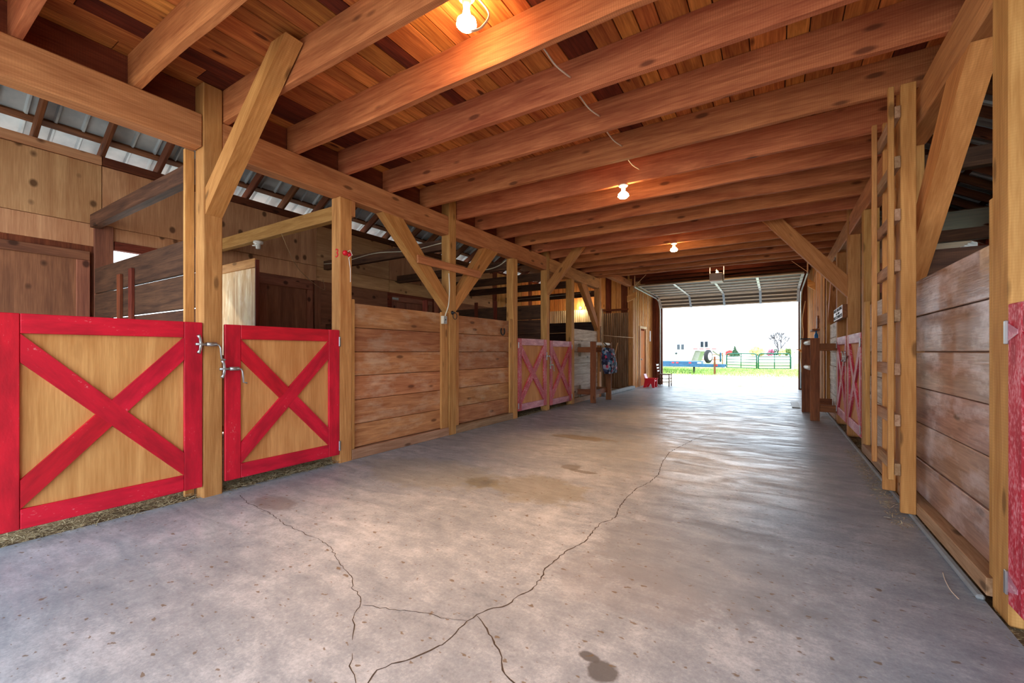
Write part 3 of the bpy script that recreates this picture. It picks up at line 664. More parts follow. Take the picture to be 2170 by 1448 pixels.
# ------------------------------------------------------------------ gates
def gate(lab, y0, y1, z0, z1, side, full, mr, hinge, latch=None, mrail=None, strap=False):
    f = XL+0.006 if side == 'L' else XR-0.006; s = -1 if side == 'L' else 1; T = 0.026; sw = 0.13
    t = thing('stall_gate', lab, 'gate', (f, (y0+y1)/2, z0), 'red cross-braced stall gates')
    mrail = mrail or mr
    a, b = f, f+s*T
    box('panel', b+s*0.001, b+s*0.016, y0+0.004, y1-0.004, z0+0.004, z1-0.004, M['ply_gate'], t, axis='z', ch=0.001)
    box('stile', a, b, y0, y0+sw, z0, z1, mr, t, axis='z'); box('stile', a, b, y1-sw, y1, z0, z1, mr, t, axis='z')
    yi0, yi1, zi0, zi1 = y0+sw+0.002, y1-sw-0.002, z0+sw, z1-sw
    box('rail', a, b, yi0, yi1, z0, zi0, mrail, t, axis='y'); box('rail', a, b, yi0, yi1, zi1, z1, mrail, t, axis='y')
    h = 0.185; zi0 += 0.002; zi1 -= 0.002
    dn = [(yi0, zi1), (yi0, zi1-h), (yi1, zi0), (yi1, zi0+h)]          # top near to bottom far
    upb = [(yi0, zi0), (yi0, zi0+h), (yi1, zi1), (yi1, zi1-h)]
    F_, C_ = (dn, upb) if full == 'down' else (upb, dn)
    ln = lambda p, q: (q[0]-p[0], q[1]-p[1])
    prism('diagonal', [(a, p[0], p[1]) for p in F_], (b-a, 0, 0), (0,)+ln(F_[0], F_[2]), mr, t)
    def inter(p, q, r_, s_):
        d1 = ln(p, q); d2 = ln(r_, s_); den = d1[0]*d2[1]-d1[1]*d2[0]; u = ((r_[0]-p[0])*d2[1]-(r_[1]-p[1])*d2[0])/den
        return (p[0]+d1[0]*u, p[1]+d1[1]*u)
    # crossing member: two long edges C0-C3?  edges are (C_[0],C_[3]) and (C_[1],C_[2])
    e1, e2 = (C_[0], C_[3]), (C_[1], C_[2]); f1, f2 = (F_[0], F_[3]), (F_[1], F_[2])
    i11, i12, i21, i22 = inter(*e1, *f1), inter(*e1, *f2), inter(*e2, *f1), inter(*e2, *f2)
    def half(side_):
        k = 0 if side_ == 'near' else 3; k2 = 1 if side_ == 'near' else 2
        c1, c2 = sorted((i11, i12), key=lambda p: p[0]), sorted((i21, i22), key=lambda p: p[0])
        q1 = c1[0] if side_ == 'near' else c1[1]; q2 = c2[0] if side_ == 'near' else c2[1]
        poly = [C_[k], q1, q2, C_[k2]]
        prism('diagonal', [(a, p[0], p[1]) for p in poly], (b-a, 0, 0), (0,)+ln(C_[0], C_[2]), mr, t)
    half('near'); half('far')
    hy = y0 if hinge == 'near' else y1; sg = 1 if hinge == 'near' else -1
    for zz in (z0+0.1, z1-0.13):
        hg = box('hinge', f-s*0.012, f-s*0.001, hy-sg*0.012, hy+sg*0.012, zz-0.055, zz+0.055, M['steel'], t)
        if strap: prism('strap', [(f-s*0.004, hy+sg*0.013, zz-0.04), (f-s*0.004, hy+sg*0.013, zz+0.04), (f-s*0.004, hy+sg*0.10, zz+0.01), (f-s*0.004, hy+sg*0.10, zz-0.01)], (s*0.003, 0, 0), (0, 1, 0), M['pink'], hg)
    if latch:
        ly, lz, dr = latch; xo = f-s*0.03
        lt = tube('latch', [(xo, ly-dr*0.05, lz), (xo, ly+dr*0.03, lz)], 0.012, M['steel'], t)
        tube('wing_nut', [(xo-s*0.012, ly-dr*0.035, lz+0.075), (xo-s*0.005, ly-dr*0.02, lz+0.05), (xo, ly-dr*0.012, lz), (xo-s*0.005, ly-dr*0.02, lz-0.05), (xo-s*0.012, ly-dr*0.035, lz-0.075)], [0.015, 0.010, 0.012, 0.010, 0.015], M['steel'], lt)
        lathe('sleeve', [(0, 0.019), (0.075, 0.019)], M['steel'], lt, (xo, ly+dr*0.03 if dr > 0 else ly-0.105, lz), (0, 1, 0), 6)
        tube('crank', [(xo, ly+dr*0.10, lz), (xo, ly+dr*0.125, lz-0.005), (xo-s*0.004, ly+dr*0.135, lz-0.03), (xo-s*0.01, ly+dr*0.14, lz-0.125), (xo-s*0.01, ly+dr*0.17, lz-0.135)], 0.008, M['steel'], lt)
    return t
gate('nearest bright red gate with a big X over plywood, at the left frame edge', 0.51, 1.667, 0.10, 1.50, 'L', 'down', M['red'], 'near', (1.655, 1.315, 1))
gate('bright red second left gate with an X over plywood', 1.842, 3.0, 0.10, 1.495, 'L', 'up', M['red'], 'far', (1.835, 1.10, 1))
gate('worn pinkish red far left gate, nearer of the far pair', 6.872, 8.045, 0.12, 1.51, 'L', 'down', M['red2'], 'near', (8.0, 1.16, 1), M['pink'])
gate('worn pinkish red far left gate, farther of the far pair', 8.2, 9.34, 0.09, 1.497, 'L', 'down', M['red2'], 'far', (8.17, 0.97, 1), M['pink'])
gate('faded red gate at the right frame edge, mostly cut off', 1.72, 2.86, 0.09, 1.47, 'R', 'down', M['red3'], 'far', strap=True)
gate('worn red right gate between the ladder and the white sign', 6.872, 8.045, 0.16, 1.50, 'R', 'down', M['red2'], 'near', (7.97, 1.18, 1), M['pink'])
gate('worn red far right gate below the white sign', 8.2, 9.34, 0.16, 1.50, 'R', 'up', M['red2'], 'far', (8.23, 1.18, -1), M['pink'])

# ------------------------------------------------------------------ ladder
ld = thing('loft_ladder', 'tall wooden loft ladder of wide rungs fixed to the right side posts', 'ladder', (0.82, 4.62, 0))
for y in (4.30, 4.94): box('standard', 0.80, 0.888, y-0.02, y+0.02, 0.03, ZB1-0.003, M['brace'], ld)
for y in (4.30, 4.94): box('side_rail', 0.728, 0.763, y-0.022, y+0.022, 0.27, ZB1-0.003, M['post'], ld)
for v in (277, 375, 478, 577, 675, 780, 880, 976):
    z = EYE+(746-v)*3.49/898; box('rung', 0.764, 0.799, 4.27, 4.99, z-0.045, z+0.045, M['sill'], ld)
tr = tube('tie_ring', [(0.82+0.0*math.cos(a), 4.358+0.035*math.cos(a), 1.72+0.055*math.sin(a)) for a in [k*math.pi/8 for k in range(16)]], 0.006, M['dark_metal'], None, closed=True)
tag(tr, 'dark iron ring hanging behind the ladder at the right', 'ring')

# ------------------------------------------------------------------ saddle racks
rk = thing('saddle_rack', 'dark timber saddle rack with white poles beside the right gates', 'rack', (0.6, 10, 0))
box('post', 0.525, 0.665, 9.40, 9.445, 0.001, 1.50, M['rack'], rk); box('post', 0.45, 0.60, 10.66, 10.70, 0.001, 1.50, M['rack'], rk)
for z in (1.27, 0.17):
    box('rail', 0.666, XR-0.002, 9.40, 9.445, z, z+0.13, M['rack'], rk); box('rail', 0.601, XR+0.045, 10.66, 10.70, z, z+0.13, M['rack'], rk)
for z in (1.43, 0.94): tube('pole', [(0.59, 9.30, z), (0.59, 9.39, z)] if False else [(0.585, 9.446, z), (0.52, 10.658, z)], 0.045, M['white_pole'], rk, 12)
box('head_board', 0.42, 0.60, 10.55, 10.66, 1.505, 1.53, M['dark_metal'], rk)
rl = thing('saddle_rack', 'dark timber saddle rack with a white pole in front of the pale left boards', 'rack', (-3.75, 10.3, 0))
box('post', -3.86, -3.72, 9.80, 9.845, 0.001, 1.50, M['rack'], rl); box('post', -3.79, -3.65, 10.72, 10.765, 0.001, 1.50, M['rack'], rl)
for z in (1.24, 0.2):
    box('rail', XL-0.044, -3.861, 9.80, 9.845, z, z+0.13, M['rack'], rl); box('rail', XL-0.044, -3.791, 10.72, 10.765, z, z+0.13, M['rack'], rl)
    box('cleat', XL-0.04, XL+0.0, 9.846, 9.93, z-0.1, z+0.22, M['grey_wood'], rl)
box('rail', -3.79, -3.75, 9.846, 10.719, 0.2, 0.32, M['rack'], rl)
tube('pole', [(-3.77, 9.85, 1.45), (-3.70, 10.72, 1.45)], 0.04, M['white_pole'], rl, 12)

def soft_bag():
    t = thing('feed_bag', 'dark floral fabric bag hanging from the left saddle rack', 'bag', (-3.62, 10.35, 0.72))
    V = []; Fc = []; n = 10; m = 14
    for i in range(n+1):
        f = i/n; z = 0.72+0.62*f; wx = 0.10+0.05*math.sin(f*3.0); wy = 0.30-0.07*f+0.02*math.sin(f*7)
        for k in range(m):
            a = 2*math.pi*k/m; ca, sa = math.cos(a), math.sin(a)
            r = 1+0.05*math.sin(3*a+f*5)
            V.append((-3.60+wx*r*math.copysign(abs(ca)**0.6, ca)+0.06*(1-f), 10.33+wy*r*math.copysign(abs(sa)**0.6, sa)+0.05*(1-f), z+0.03*sa*(0.5-f)))
    for i in range(n):
        for k in range(m):
            l = (k+1) % m; Fc.append([i*m+k, i*m+l, (i+1)*m+l, (i+1)*m+k])
    Fc.append(list(range(m))[::-1]); Fc.append([n*m+k for k in range(m)])
    world_mesh('body', V, Fc, M['bag'], t, True)
    tube('strap', [(-3.60, 10.10, 1.32), (-3.68, 10.15, 1.50), (-3.74, 10.18, 1.50)], 0.012, M['rope'], t)
    tube('strap', [(-3.58, 10.52, 1.30), (-3.66, 10.40, 1.42), (-3.71, 10.3, 1.50)], 0.016, M['grey_wood'], t)
    box('pocket', -3.47, -3.44, 10.2, 10.46, 0.85, 1.15, M['grey_wood'], t, ch=0.01)
soft_bag()
o = tube('lead_rope', [(XL-0.004, 11.3, 1.96)]+[(XL+0.012, 11.27, 1.9-0.08*k+0) if k % 2 else (XL+0.02, 11.29, 1.9-0.08*k) for k in range(16)], 0.014, M['grey_wood'], None, 6); tag(o, 'twisted lead rope hanging on the last left post', 'rope')
o = tube('rope_line', [(XL+0.03, 11.4, 1.72), (XL+0.02, 12.5, 1.715), (XL+0.03, 14.36, 1.73)], 0.008, M['rope']); tag(o, 'thin tan rope stretched across the open left bay', 'rope')
t = thing('stable_broom', 'long-handled rake leaning in the open left bay', 'rake', (-4.5, 13.0, 0))
tube('handle', [(-4.42, 12.6, 0.12), (-4.5, 13.9, 1.55)], 0.014, M['pale_wood'], t); tube('head', [(-4.60, 12.5, 0.02), (-4.42, 12.6, 0.12), (-4.23, 12.45, 0.02)], 0.012, M['rope'], t)

# ------------------------------------------------------------------ sign
sg_ = thing('hanging_sign', 'white wooden sign with dark lettering fixed to the right posts', 'sign', (XR-0.05, 8.6, 1.78))
box('board', XR-0.06, XR-0.002, 8.07, 9.2, 1.77, 1.97, M['rack'], sg_)
box('face', XR-0.064, XR-0.0605, 8.08, 9.19, 1.775, 1.965, M['white_pole'], sg_)
Rsg = Matrix(((0, 0, -1), (-1, 0, 0), (0, 1, 0)))
for tx, z, s_ in (('HATE ARGUING', 1.925, 0.075), ('IS A   MAN', 1.868, 0.05), ('BEST COWBOYS', 1.812, 0.075)):
    text_mesh('lettering', tx, s_, M['black'], sg_, (XR-0.066, 8.63, z), Rsg, xs=1.9)

# ------------------------------------------------------------------ lamps
def lamp(lab, x, y, zb, zt, power, group='bare ceiling bulbs'):
    t = thing('ceiling_lamp', lab, 'lamp', (x, y, zt), group)
    lathe('base_plate', [(0, 0.055), (-0.012, 0.055), (-0.02, 0.045)], M['white'], t, (x, y, zt), (0, 0, 1), 20)
    lathe('socket', [(-0.02, 0.03), (-0.075, 0.022)], M['white'], t, (x, y, zt), (0, 0, 1), 14)
    h = zb-zt
    lathe('bulb', [(-0.07, 0.017), (h+0.06, 0.03), (h+0.03, 0.062), (h+0.005, 0.066), (h-0.012, 0.05), (h-0.018, 0.01)], M['bulb'], t, (x, y, zt), (0, 0, 1), 20)
    l = bpy.data.lights.new('bulb_light', 'SPOT'); l.energy = power; l.color = (1.0, 0.52, 0.22); l.shadow_soft_size = 0.06; l.spot_size = math.radians(74); l.spot_blend = 1.0
    lo = bpy.data.objects.new('bulb_light', l); reg(lo, t, Matrix.Translation((x, y, zb-0.05)))
    return t
lamp('glowing reflector bulb between the joists at the top of the view', -1.70, 2.17, 3.36, 3.55, 260)
lamp('glowing bulb under a joist in the middle of the aisle', -1.57, 5.16, 3.20, 3.278, 110) if False else None
def lamp_under(lab, x, y, zt, power): return lamp(lab, x, y, zt-0.14, zt, power)
lamp_under('glowing reflector bulb hanging under a joist halfway down the aisle', -1.58, 5.095, ZB1, 190)
lamp_under('small glowing bulb farthest down the aisle ceiling', -1.62, 8.31, ZB1, 120)
box_ = thing('bulb_holder', 'bare glowing bulb on the far wall above the light corrugated sheet', 'lamp', (-6.0, 14.3, 2.84))
lathe('socket', [(0, 0.025), (0.06, 0.022)], M['white'], box_, (-6.0, 14.40, 2.84), (0, -1, 0), 12); lathe('bulb', [(0.06, 0.015), (0.09, 0.035), (0.13, 0.04), (0.16, 0.025), (0.17, 0.005)], M['bulb'], box_, (-6.0, 14.40, 2.84), (0, -1, 0), 14)
l = bpy.data.lights.new('bulb_light', 'POINT'); l.energy = 9; l.color = (1, 0.66, 0.36); l.shadow_soft_size = 0.05; reg(bpy.data.objects.new('bulb_light', l), box_, Matrix.Translation((-6.0, 14.15, 2.84)))

# cable runs
def wire(name, lab, pts, r, mat, cat='cable'):
    P = [Vector(p) for p in pts]; Q = []
    for i in range(len(P)-1):
        p0 = P[max(i-1, 0)]; p1, p2 = P[i], P[i+1]; p3 = P[min(i+2, len(P)-1)]
        for k in range(5):
            t = k/5; Q.append(0.5*((2*p1)+(p2-p0)*t+(2*p0-5*p1+4*p2-p3)*t*t+(3*p1-p0-3*p2+p3)*t**3))
    Q.append(P[-1]); return tag(tube(name, Q, r, mat, None, 6), lab, cat)
CL = ['first', 'second', 'third', 'fourth', 'fifth']
for i, (j0, j1) in enumerate(((5, 6), (6, 7), (7, 8), (8, 9))):
    ya, yb = JY[j0]+0.05, JY[j1]-0.002
    wire('light_cable', 'white light cable drooping between two joists, %s from the near bulb' % CL[i], [(-1.45, ya, 3.50), (-1.43, ya+0.2, 3.45), (-1.41, yb-0.2, 3.41), (-1.38, yb, 3.42)], 0.007, M['cable'])
wire('light_cable', 'white cable loop beside the near bulb at the top', [(-1.63, 2.2, 3.53), (-1.585, 2.26, 3.45), (-1.60, 2.2, 3.33), (-1.62, 2.12, 3.26)], 0.007, M['cable'])
wire('stall_wire', 'grey wire along the dark rail left of the tie ring post', [(-4.31, 4.885, 2.90), (-5.0, 4.89, 2.87), (-5.8, 4.89, 2.93), (-6.6, 4.885, 2.88), (-7.2, 4.88, 2.90)], 0.007, M['conduit'])
wire('stall_wire', 'thin loose wire hanging near the second gate post', [(-5.3, 3.0, 2.74), (-5.9, 3.6, 2.45), (-6.8, 4.6, 2.35), (-7.2, 4.86, 2.6)], 0.004, M['rope'])
wire('conduit', 'white cable running down to the switch box by the tie ring post', [(XL+0.01, 4.86, 2.42), (XL+0.015, 4.87, 2.2), (XL+0.012, 4.85, 1.95), (XL+0.006, 4.78, 1.78)], 0.009, M['conduit'])
t = thing('switch_box', 'small cream switch box on the plank panel by the tie ring post', 'switch box', (XL, 4.74, 1.66))
box('body', XL-0.006, XL+0.045, 4.70, 4.78, 1.66, 1.775, M['conduit'], t); box('cover', XL+0.0455, XL+0.049, 4.705, 4.775, 1.665, 1.77, M['steel'], t); box('toggle', XL+0.0495, XL+0.062, 4.735, 4.745, 1.71, 1.73, M['black'], t)
t = thing('tie_ring', 'iron tie ring hanging on the post between the plank panels', 'ring', (XL, 4.95, 1.78))
lathe('eye_bolt', [(0, 0.03), (0.015, 0.03), (0.03, 0.014), (0.05, 0.014)], M['dark_metal'], t, (XL-0.004, 4.95, 1.84), (1, 0, 0), 12)
tube('ring', [(XL+0.05, 4.955+0.045*math.cos(a), 1.79+0.05*math.sin(a)) for a in [k*math.pi/10 for k in range(20)]], 0.005, M['dark_metal'], t, closed=True)
o = tube('horseshoe', [(XL-0.035, 6.40+0.06*math.sin(a), 1.62-0.065*math.cos(a)) for a in [(-2.5+5.0*k/14) for k in range(15)]], 0.011, M['dark_metal'], None); tag(o, 'dark horseshoe hung on the second plank panel', 'horseshoe')
t = thing('lamp_holder', 'white empty lamp holder under the light stall rail', 'lamp holder', (-6.0, 3.06, 2.7))
lathe('socket', [(0, 0.06), (-0.03, 0.06), (-0.04, 0.03), (-0.1, 0.028)], M['white'], t, (-6.0, 3.075, 2.758), (0, 0, 1), 12); box('bracket', -6.09, -5.99, 3.04, 3.10, 2.70, 2.715, M['white'], t)
t = text_mesh('painted_numeral', '3', 0.14, M['red_plastic'], None, (XL-0.05, 3.008, 2.36), Matrix(((1, 0, 0), (0, 0, -1), (0, 1, 0)))); tag(t, 'red painted numeral on the post right of the second gate', 'numeral')
t = thing('fence_insulator', 'red insulator with a white string on the post right of the second gate', 'insulator', (XL, 3.09, 2.35))
lathe('body', [(0.001, 0.03), (0.02, 0.03), (0.035, 0.018)], M['red_plastic'], t, (XL, 3.07, 2.37), (1, 0, 0), 12); lathe('cap', [(0.001, 0.022), (0.03, 0.022)], M['red_plastic'], t, (XL, 3.12, 2.36), (1, 0, 0), 12)
tube('string', [(XL+0.02, 3.07, 2.37), (XL+0.03, 3.12, 2.41), (XL+0.03, 3.15, 2.36), (XL+0.02, 3.11, 2.32), (XL+0.01, 3.14, 2.2), (XL+0.01, 3.14, 2.05)], 0.004, M['white'], t)

o = box('nailer_block', XL-0.12, XL-0.01, 3.172, 3.225, 2.82, 2.998, M['beam']); tag(o, 'short block under the beam beside the post with the red numeral', 'block')
wire('stall_wire', 'grey cable looped on the stall rail left of the far gates', [(-4.32, 6.71, 2.97), (-4.5, 6.70, 2.88), (-4.8, 6.69, 2.84), (-5.3, 6.70, 2.90), (-5.9, 6.71, 2.965)], 0.01, M['conduit'])
wire('stall_wire', 'thin wire along the far stall rail above the last partition', [(-4.4, 11.23, 2.93), (-5.0, 11.225, 2.9), (-6.2, 11.225, 2.88), (-7.0, 11.2, 2.84), (-7.28, 11.1, 2.6)], 0.008, M['conduit'])
# ------------------------------------------------------------------ overhead door and opener
gd = thing('overhead_door', 'sectional overhead door rolled up under the ceiling of the big doorway', 'door', (-1.55, 15.2, 2.9))
def section(p0, p1):
    p0, p1 = Vector(p0), Vector(p1); d = p1-p0; up_ = Vector((1, 0, 0)).cross(d).normalized()
    s_ = beam('door_section', p0+Vector((2.14, 0, 0)), p0+Vector((2.14, 0, 0)), 1, 1, M['door_panel'], gd) if False else None
    c = (p0+p1)/2; mw = Matrix.Translation(c) @ frame((1, 0, 0), up_).to_4x4()
    s_ = reg(bpy.data.objects.new('door_section', cham_mesh('door_section', 4.36, d.length-0.012, 0.03, M['door_panel'], 0.004)), gd, mw)
    for f in ((0.06, 0.94) if abs(d.z) < 0.1 else (0.10, 0.37, 0.64, 0.91)):
        q = p0+d*f-up_*0.03*0+Vector((0, 0, 0)); mwr = Matrix.Translation(q-up_*(-0.0255 if up_.z < 0 else 0.0255)) @ frame((1, 0, 0), up_).to_4x4()
        reg(bpy.data.objects.new('rib', cham_mesh('rib', 4.34, 0.06, 0.02, M['door_rib'], 0.006)), s_, mwr)
    for xx in (-2.15, -1.1, 0, 1.1, 2.15):
        q = c+Vector((xx, 0, 0)); mwr = Matrix.Translation(q-up_*(-0.042 if up_.z < 0 else 0.042)) @ frame((1, 0, 0), up_).to_4x4()
        reg(bpy.data.objects.new('bracket', cham_mesh('bracket', 0.07, d.length-0.05, 0.012, M['steel'], 0.002)), s_, mwr)
DX = -1.55
prof = [(13.55, 3.36), (14.09, 3.35), (14.63, 3.34), (15.17, 3.33), (15.71, 3.32), (16.25, 3.30), (16.70, 2.90)]
for a, b in zip(prof, prof[1:]): section((DX, a[0], a[1]), (DX, b[0], b[1]))
for s_, xx in ((-1, -3.79), (1, 0.69)):
    tb = beam('track', (xx, 13.35, 3.30), (xx, 16.25, 3.24), 0.03, 0.06, M['steel'], gd)
    tube('track_curve', [(xx, 16.25, 3.24), (xx, 16.6, 3.15), (xx, 16.78, 2.9), (xx, 16.82, 2.6), (xx, 16.82, 0.05)], 0.028, M['steel'], gd, 6)
    beam('hanger', (xx, 13.4, 3.33), (xx, 13.4, 3.655), 0.03, 0.008, M['pale_wood'], gd); beam('hanger', (xx, 13.4, 3.33), (xx-s_*0.35, 13.4, 3.655), 0.03, 0.008, M['pale_wood'], gd)
for xx, a, b, lab in ((-3.9, XL+0.055, -3.8, 'left'), (0.8, 0.7, 0.865, 'right')):
    o = prism('track_bracket', [(a, 13.6, 2.86 if lab == 'left' else 2.99), (a, 13.6, 3.06 if lab == 'left' else 3.19), (b, 13.6, 3.19 if lab == 'left' else 3.06), (b, 13.6, 2.99 if lab == 'left' else 2.86)], (0, 0.06, 0), (1, 0, 0), M['board_far']); tag(o, 'short wooden bracket beside the %s overhead door track' % lab, 'bracket', 'door track brackets')
t = thing('door_opener', 'ceiling-hung door opener box with a lit bulb above the doorway', 'door opener', (-1.35, 12.5, 3.2))
box('housing', -1.50, -1.20, 12.3, 12.65, 3.14, 3.33, M['trailer_grey'], t); box('base', -1.50, -1.20, 12.29, 12.66, 3.112, 3.139, M['white'], t)
for xx in (-1.53, -1.19): box('hanger', xx, xx+0.02, 12.5, 12.54, 3.14, 3.655, M['steel'], t)
lathe('bulb', [(0, 0.02), (0.04, 0.03), (0.07, 0.015)], M['bulb'], t, (-1.33, 12.42, 3.331), (0, 0, 1), 12)
beam('rail', (-1.35, 12.3, 3.42), (-1.35, 16.9, 3.50), 0.04, 0.03, M['dark_metal'], t)
l = bpy.data.lights.new('bulb_light', 'POINT'); l.energy = 16; l.color = (1, 0.62, 0.3); l.shadow_soft_size = 0.03; reg(bpy.data.objects.new('bulb_light', l), t, Matrix.Translation((-1.33, 12.35, 3.47)))

# ------------------------------------------------------------------ chairs and small things at the far end
c = thing('ladder_back_chair', 'brown ladder-back chair with pale slats left of the doorway', 'chair', (-3.45, 16.1, 0))
bx0, bx1, y0, y1 = -3.68, -3.28, 15.95, 16.35
for yy in (y0, y1):
    tube('back_post', [(bx0, yy, 0.0), (bx0, yy, 0.42), (bx0-0.07, yy, 0.84)], 0.017, M['chair_wood'], c); tube('front_leg', [(bx1, yy, 0), (bx1, yy, 0.46)], 0.018, M['chair_wood'], c)
    for z in (0.14, 0.27): tube('stretcher', [(bx0, yy, z), (bx1, yy, z)], 0.010, M['chair_wood'], c)
for z in (0.12, 0.22, 0.33): tube('stretcher', [(bx1, y0, z), (bx1, y1, z)], 0.010, M['chair_white'], c)
box('seat', bx0-0.01, bx1+0.02, y0-0.02, y1+0.02, 0.41, 0.44, M['chair_wood'], c)
for z in (0.52, 0.63, 0.74): box('slat', bx0-0.035-(z-0.5)*0.12, bx0-0.02-(z-0.5)*0.12, y0+0.015, y1-0.015, z, z+0.055, M['chair_white'], c)
c = thing('kids_chair', 'small red plastic child chair on the floor left of the doorway', 'chair', (-3.72, 15.3, 0))
prism('backrest', [(-3.88, 15.12, 0.20), (-3.99, 15.14, 0.46), (-3.99, 15.42, 0.46), (-3.88, 15.44, 0.20)], (0.03, 0, 0.012), (0, 0, 1), M['pink_plastic'], c)
prism('seat', [(-3.88, 15.12, 0.17), (-3.60, 15.12, 0.22), (-3.60, 15.44, 0.22), (-3.88, 15.44, 0.17)], (0, 0, 0.025), (1, 0, 0), M['pink_plastic'], c)
for yy in (15.08, 15.44):
    prism('side', [(-3.97, yy, 0), (-3.87, yy, 0), (-3.80, yy, 0.14), (-3.70, yy, 0.14), (-3.66, yy, 0), (-3.58, yy, 0), (-3.58, yy, 0.30), (-3.90, yy, 0.30)], (0, 0.04, 0), (1, 0, 0), M['red_plastic'], c)
    box('armrest', -3.93, -3.55, yy-0.01, yy+0.05, 0.301, 0.325, M['red_plastic'], c)
o = box('notice_sheet', XL+0.056, XL+0.06, 16.45, 16.65, 1.65, 2.05, M['paper']); tag(o, 'pale paper notice pinned to the left board wall', 'paper')
o = box('metal_strip', 0.30, 0.45, 11.3, 12.6, 0.001, 0.02, M['trailer_grey']); tag(o, 'flat grey metal offcut on the floor behind the right saddle rack', 'metal sheet')
t = thing('wall_shelf', 'small wooden shelf bracket right of the doorway', 'shelf', (0.75, 15.4, 1.15))
box('board', 0.52, XR-0.045, 15.2, 15.6, 1.30, 1.325, M['board_far'], t); prism('bracket', [(XR-0.045, 15.38, 1.299), (0.56, 15.38, 1.299), (XR-0.045, 15.38, 1.05)], (0, 0.03, 0), (1, 0, 0), M['board_far'], t)
t = thing('hook_shelf', 'small shelf with hooks on the right board wall above the rack', 'shelf', (0.8, 12.6, 1.8))
box('board', 0.72, XR-0.045, 12.2, 13.0, 1.75, 1.79, M['rack'], t); box('frame', XR-0.075, XR-0.045, 12.5, 12.8, 1.82, 2.12, M['rack'], t)
o = lathe('spray_bottle', [(0, 0.04), (0.2, 0.04), (0.25, 0.015), (0.30, 0.015)], M['blue'], None, (0.80, 12.3, 1.45), (0, 0, 1), 14); tag(o, 'blue bottle hanging under the small hook shelf', 'bottle')
o = box('rag', 0.78, 0.84, 13.5, 13.7, 0.75, 1.0, M['paper'], ch=0.01); tag(o, 'white rag hanging on the right wall near the doorway', 'rag')
wire('hose', 'thin pale cord hanging beside the right door track', [(0.80, 16.7, 2.9), (0.72, 16.6, 2.3), (0.74, 16.6, 1.8), (0.66, 16.5, 1.2), (0.70, 16.5, 0.6)], 0.012, M['rope'])

# ------------------------------------------------------------------ straw, stones
def straw(name, lab, boxes, n, seed, lmax=0.09, zr=0.05):
    r = random.Random(seed); V = []; Fc = []
    for i in range(n):
        x0, x1, y0, y1, zc = r.choice(boxes); x, y = r.uniform(x0, x1), r.uniform(y0, y1); z = zc+r.uniform(0.003, zr)
        a = r.uniform(0, 6.28); L = r.uniform(0.02, lmax); t = r.uniform(-0.35, 0.35); d = Vector((math.cos(a)*L, math.sin(a)*L, t*L)); n_ = Vector((-math.sin(a), math.cos(a), r.uniform(-.5, .5)))*0.0016
        k = len(V); p = Vector((x, y, z)); V += [p-n_, p+n_, p+d+n_, p+d-n_]; Fc.append([k, k+1, k+2, k+3])
    o = world_mesh(name, V, Fc, M['straw']); tag(o, lab, 'straw', kind='stuff'); return o
straw('straw_litter', 'loose straw under and behind the near left gates', [(-4.5, -4.17, 0.3, 1.66, -0.02), (-4.5, -4.17, 1.84, 3.0, -0.02), (-4.5, -4.16, 1.84, 3.0, -0.01)], 5200, 1)
straw('straw_litter', 'loose straw under the far left gates', [(-4.6, -4.12, 6.9, 9.3, -0.02)], 2500, 2)
straw('straw_litter', 'straw scraps along the foot of the right side', [(0.72, 0.9, 4.0, 6.8, 0.0), (0.80, 1.1, 6.8, 9.4, -0.02), (0.84, 1.1, 1.6, 3.0, -0.03)], 2600, 3, 0.06, 0.02)
rs = random.Random(9)
for i in range(6):
    x, y, s_ = 0.99+rs.uniform(0, 0.13), 2.85-i*0.13+rs.uniform(-.03, .03), rs.uniform(0.035, 0.06)
    o = lathe('river_stone', [(-s_*0.9, s_*0.25), (-s_*0.6, s_*0.6), (0, s_*0.75), (s_*0.6, s_*0.62), (s_*0.95, s_*0.2)], M['stone'], None, (x, y, -0.03+s_*0.72), (math.cos(i), math.sin(i), 0.05), 10)
    tag(o, 'rounded grey river stone below the near right gate, %s from its hinge post' % ORD[i], 'stone', 'stones below the near right gate')
wire('floor_twine', 'thin pale twine lying on the floor by the worn right panel', [onZ(1998, 1214, 0.004), onZ(2003, 1230, 0.004), onZ(2015, 1252, 0.004), onZ(2032, 1270, 0.004)], 0.0022, M['cable'])

# ------------------------------------------------------------------ outside
YT = 31.0
t = thing('horse_trailer', 'big white gooseneck horse trailer parked outside the doorway', 'trailer', (-6, YT, 0))
P_ = lambda u, v, y=YT: Vector(onY(u, v, y))
a = P_(1473, 744); b = P_(1463, 771); nose = P_(1531, 743); zt = P_(1480, 690).z
pts = [(-11.5, YT, 0.5), (b.x, YT, 0.5), (a.x, YT, a.z), (nose.x-0.35, YT, a.z), (nose.x, YT, a.z+0.4), (nose.x-0.15, YT, zt-0.2), (nose.x-0.6, YT, zt), (-11.5, YT, zt)]
prism('body', pts, (0, 2.2, 0), (1, 0, 0), M['trailer'], t)
prism('neck_face', [(b.x+0.005, YT+0.1, 0.55), (a.x+0.005, YT+0.1, a.z-0.02), (a.x+0.35, YT+0.1, a.z-0.02), (b.x+0.4, YT+0.1, 0.55)], (0, 2.0, 0), (1, 0, 1), M['trailer_grey'], t)
def twin_window(u0, u1, v0, v1):
    p, q = P_(u0, v1), P_(u1, v0); m = (p.x+q.x)/2; wn = box('window', p.x-0.03, q.x+0.03, YT-0.025, YT-0.002, p.z-0.03, q.z+0.03, M['trailer'], t)
    for x0, x1 in ((p.x, m-0.04), (m+0.04, q.x)): box('pane', x0, x1, YT-0.04, YT-0.026, p.z, q.z, M['glass'], wn, ch=0.01)
twin_window(1435, 1449.5, 730, 741); twin_window(1484.5, 1500, 724, 736)
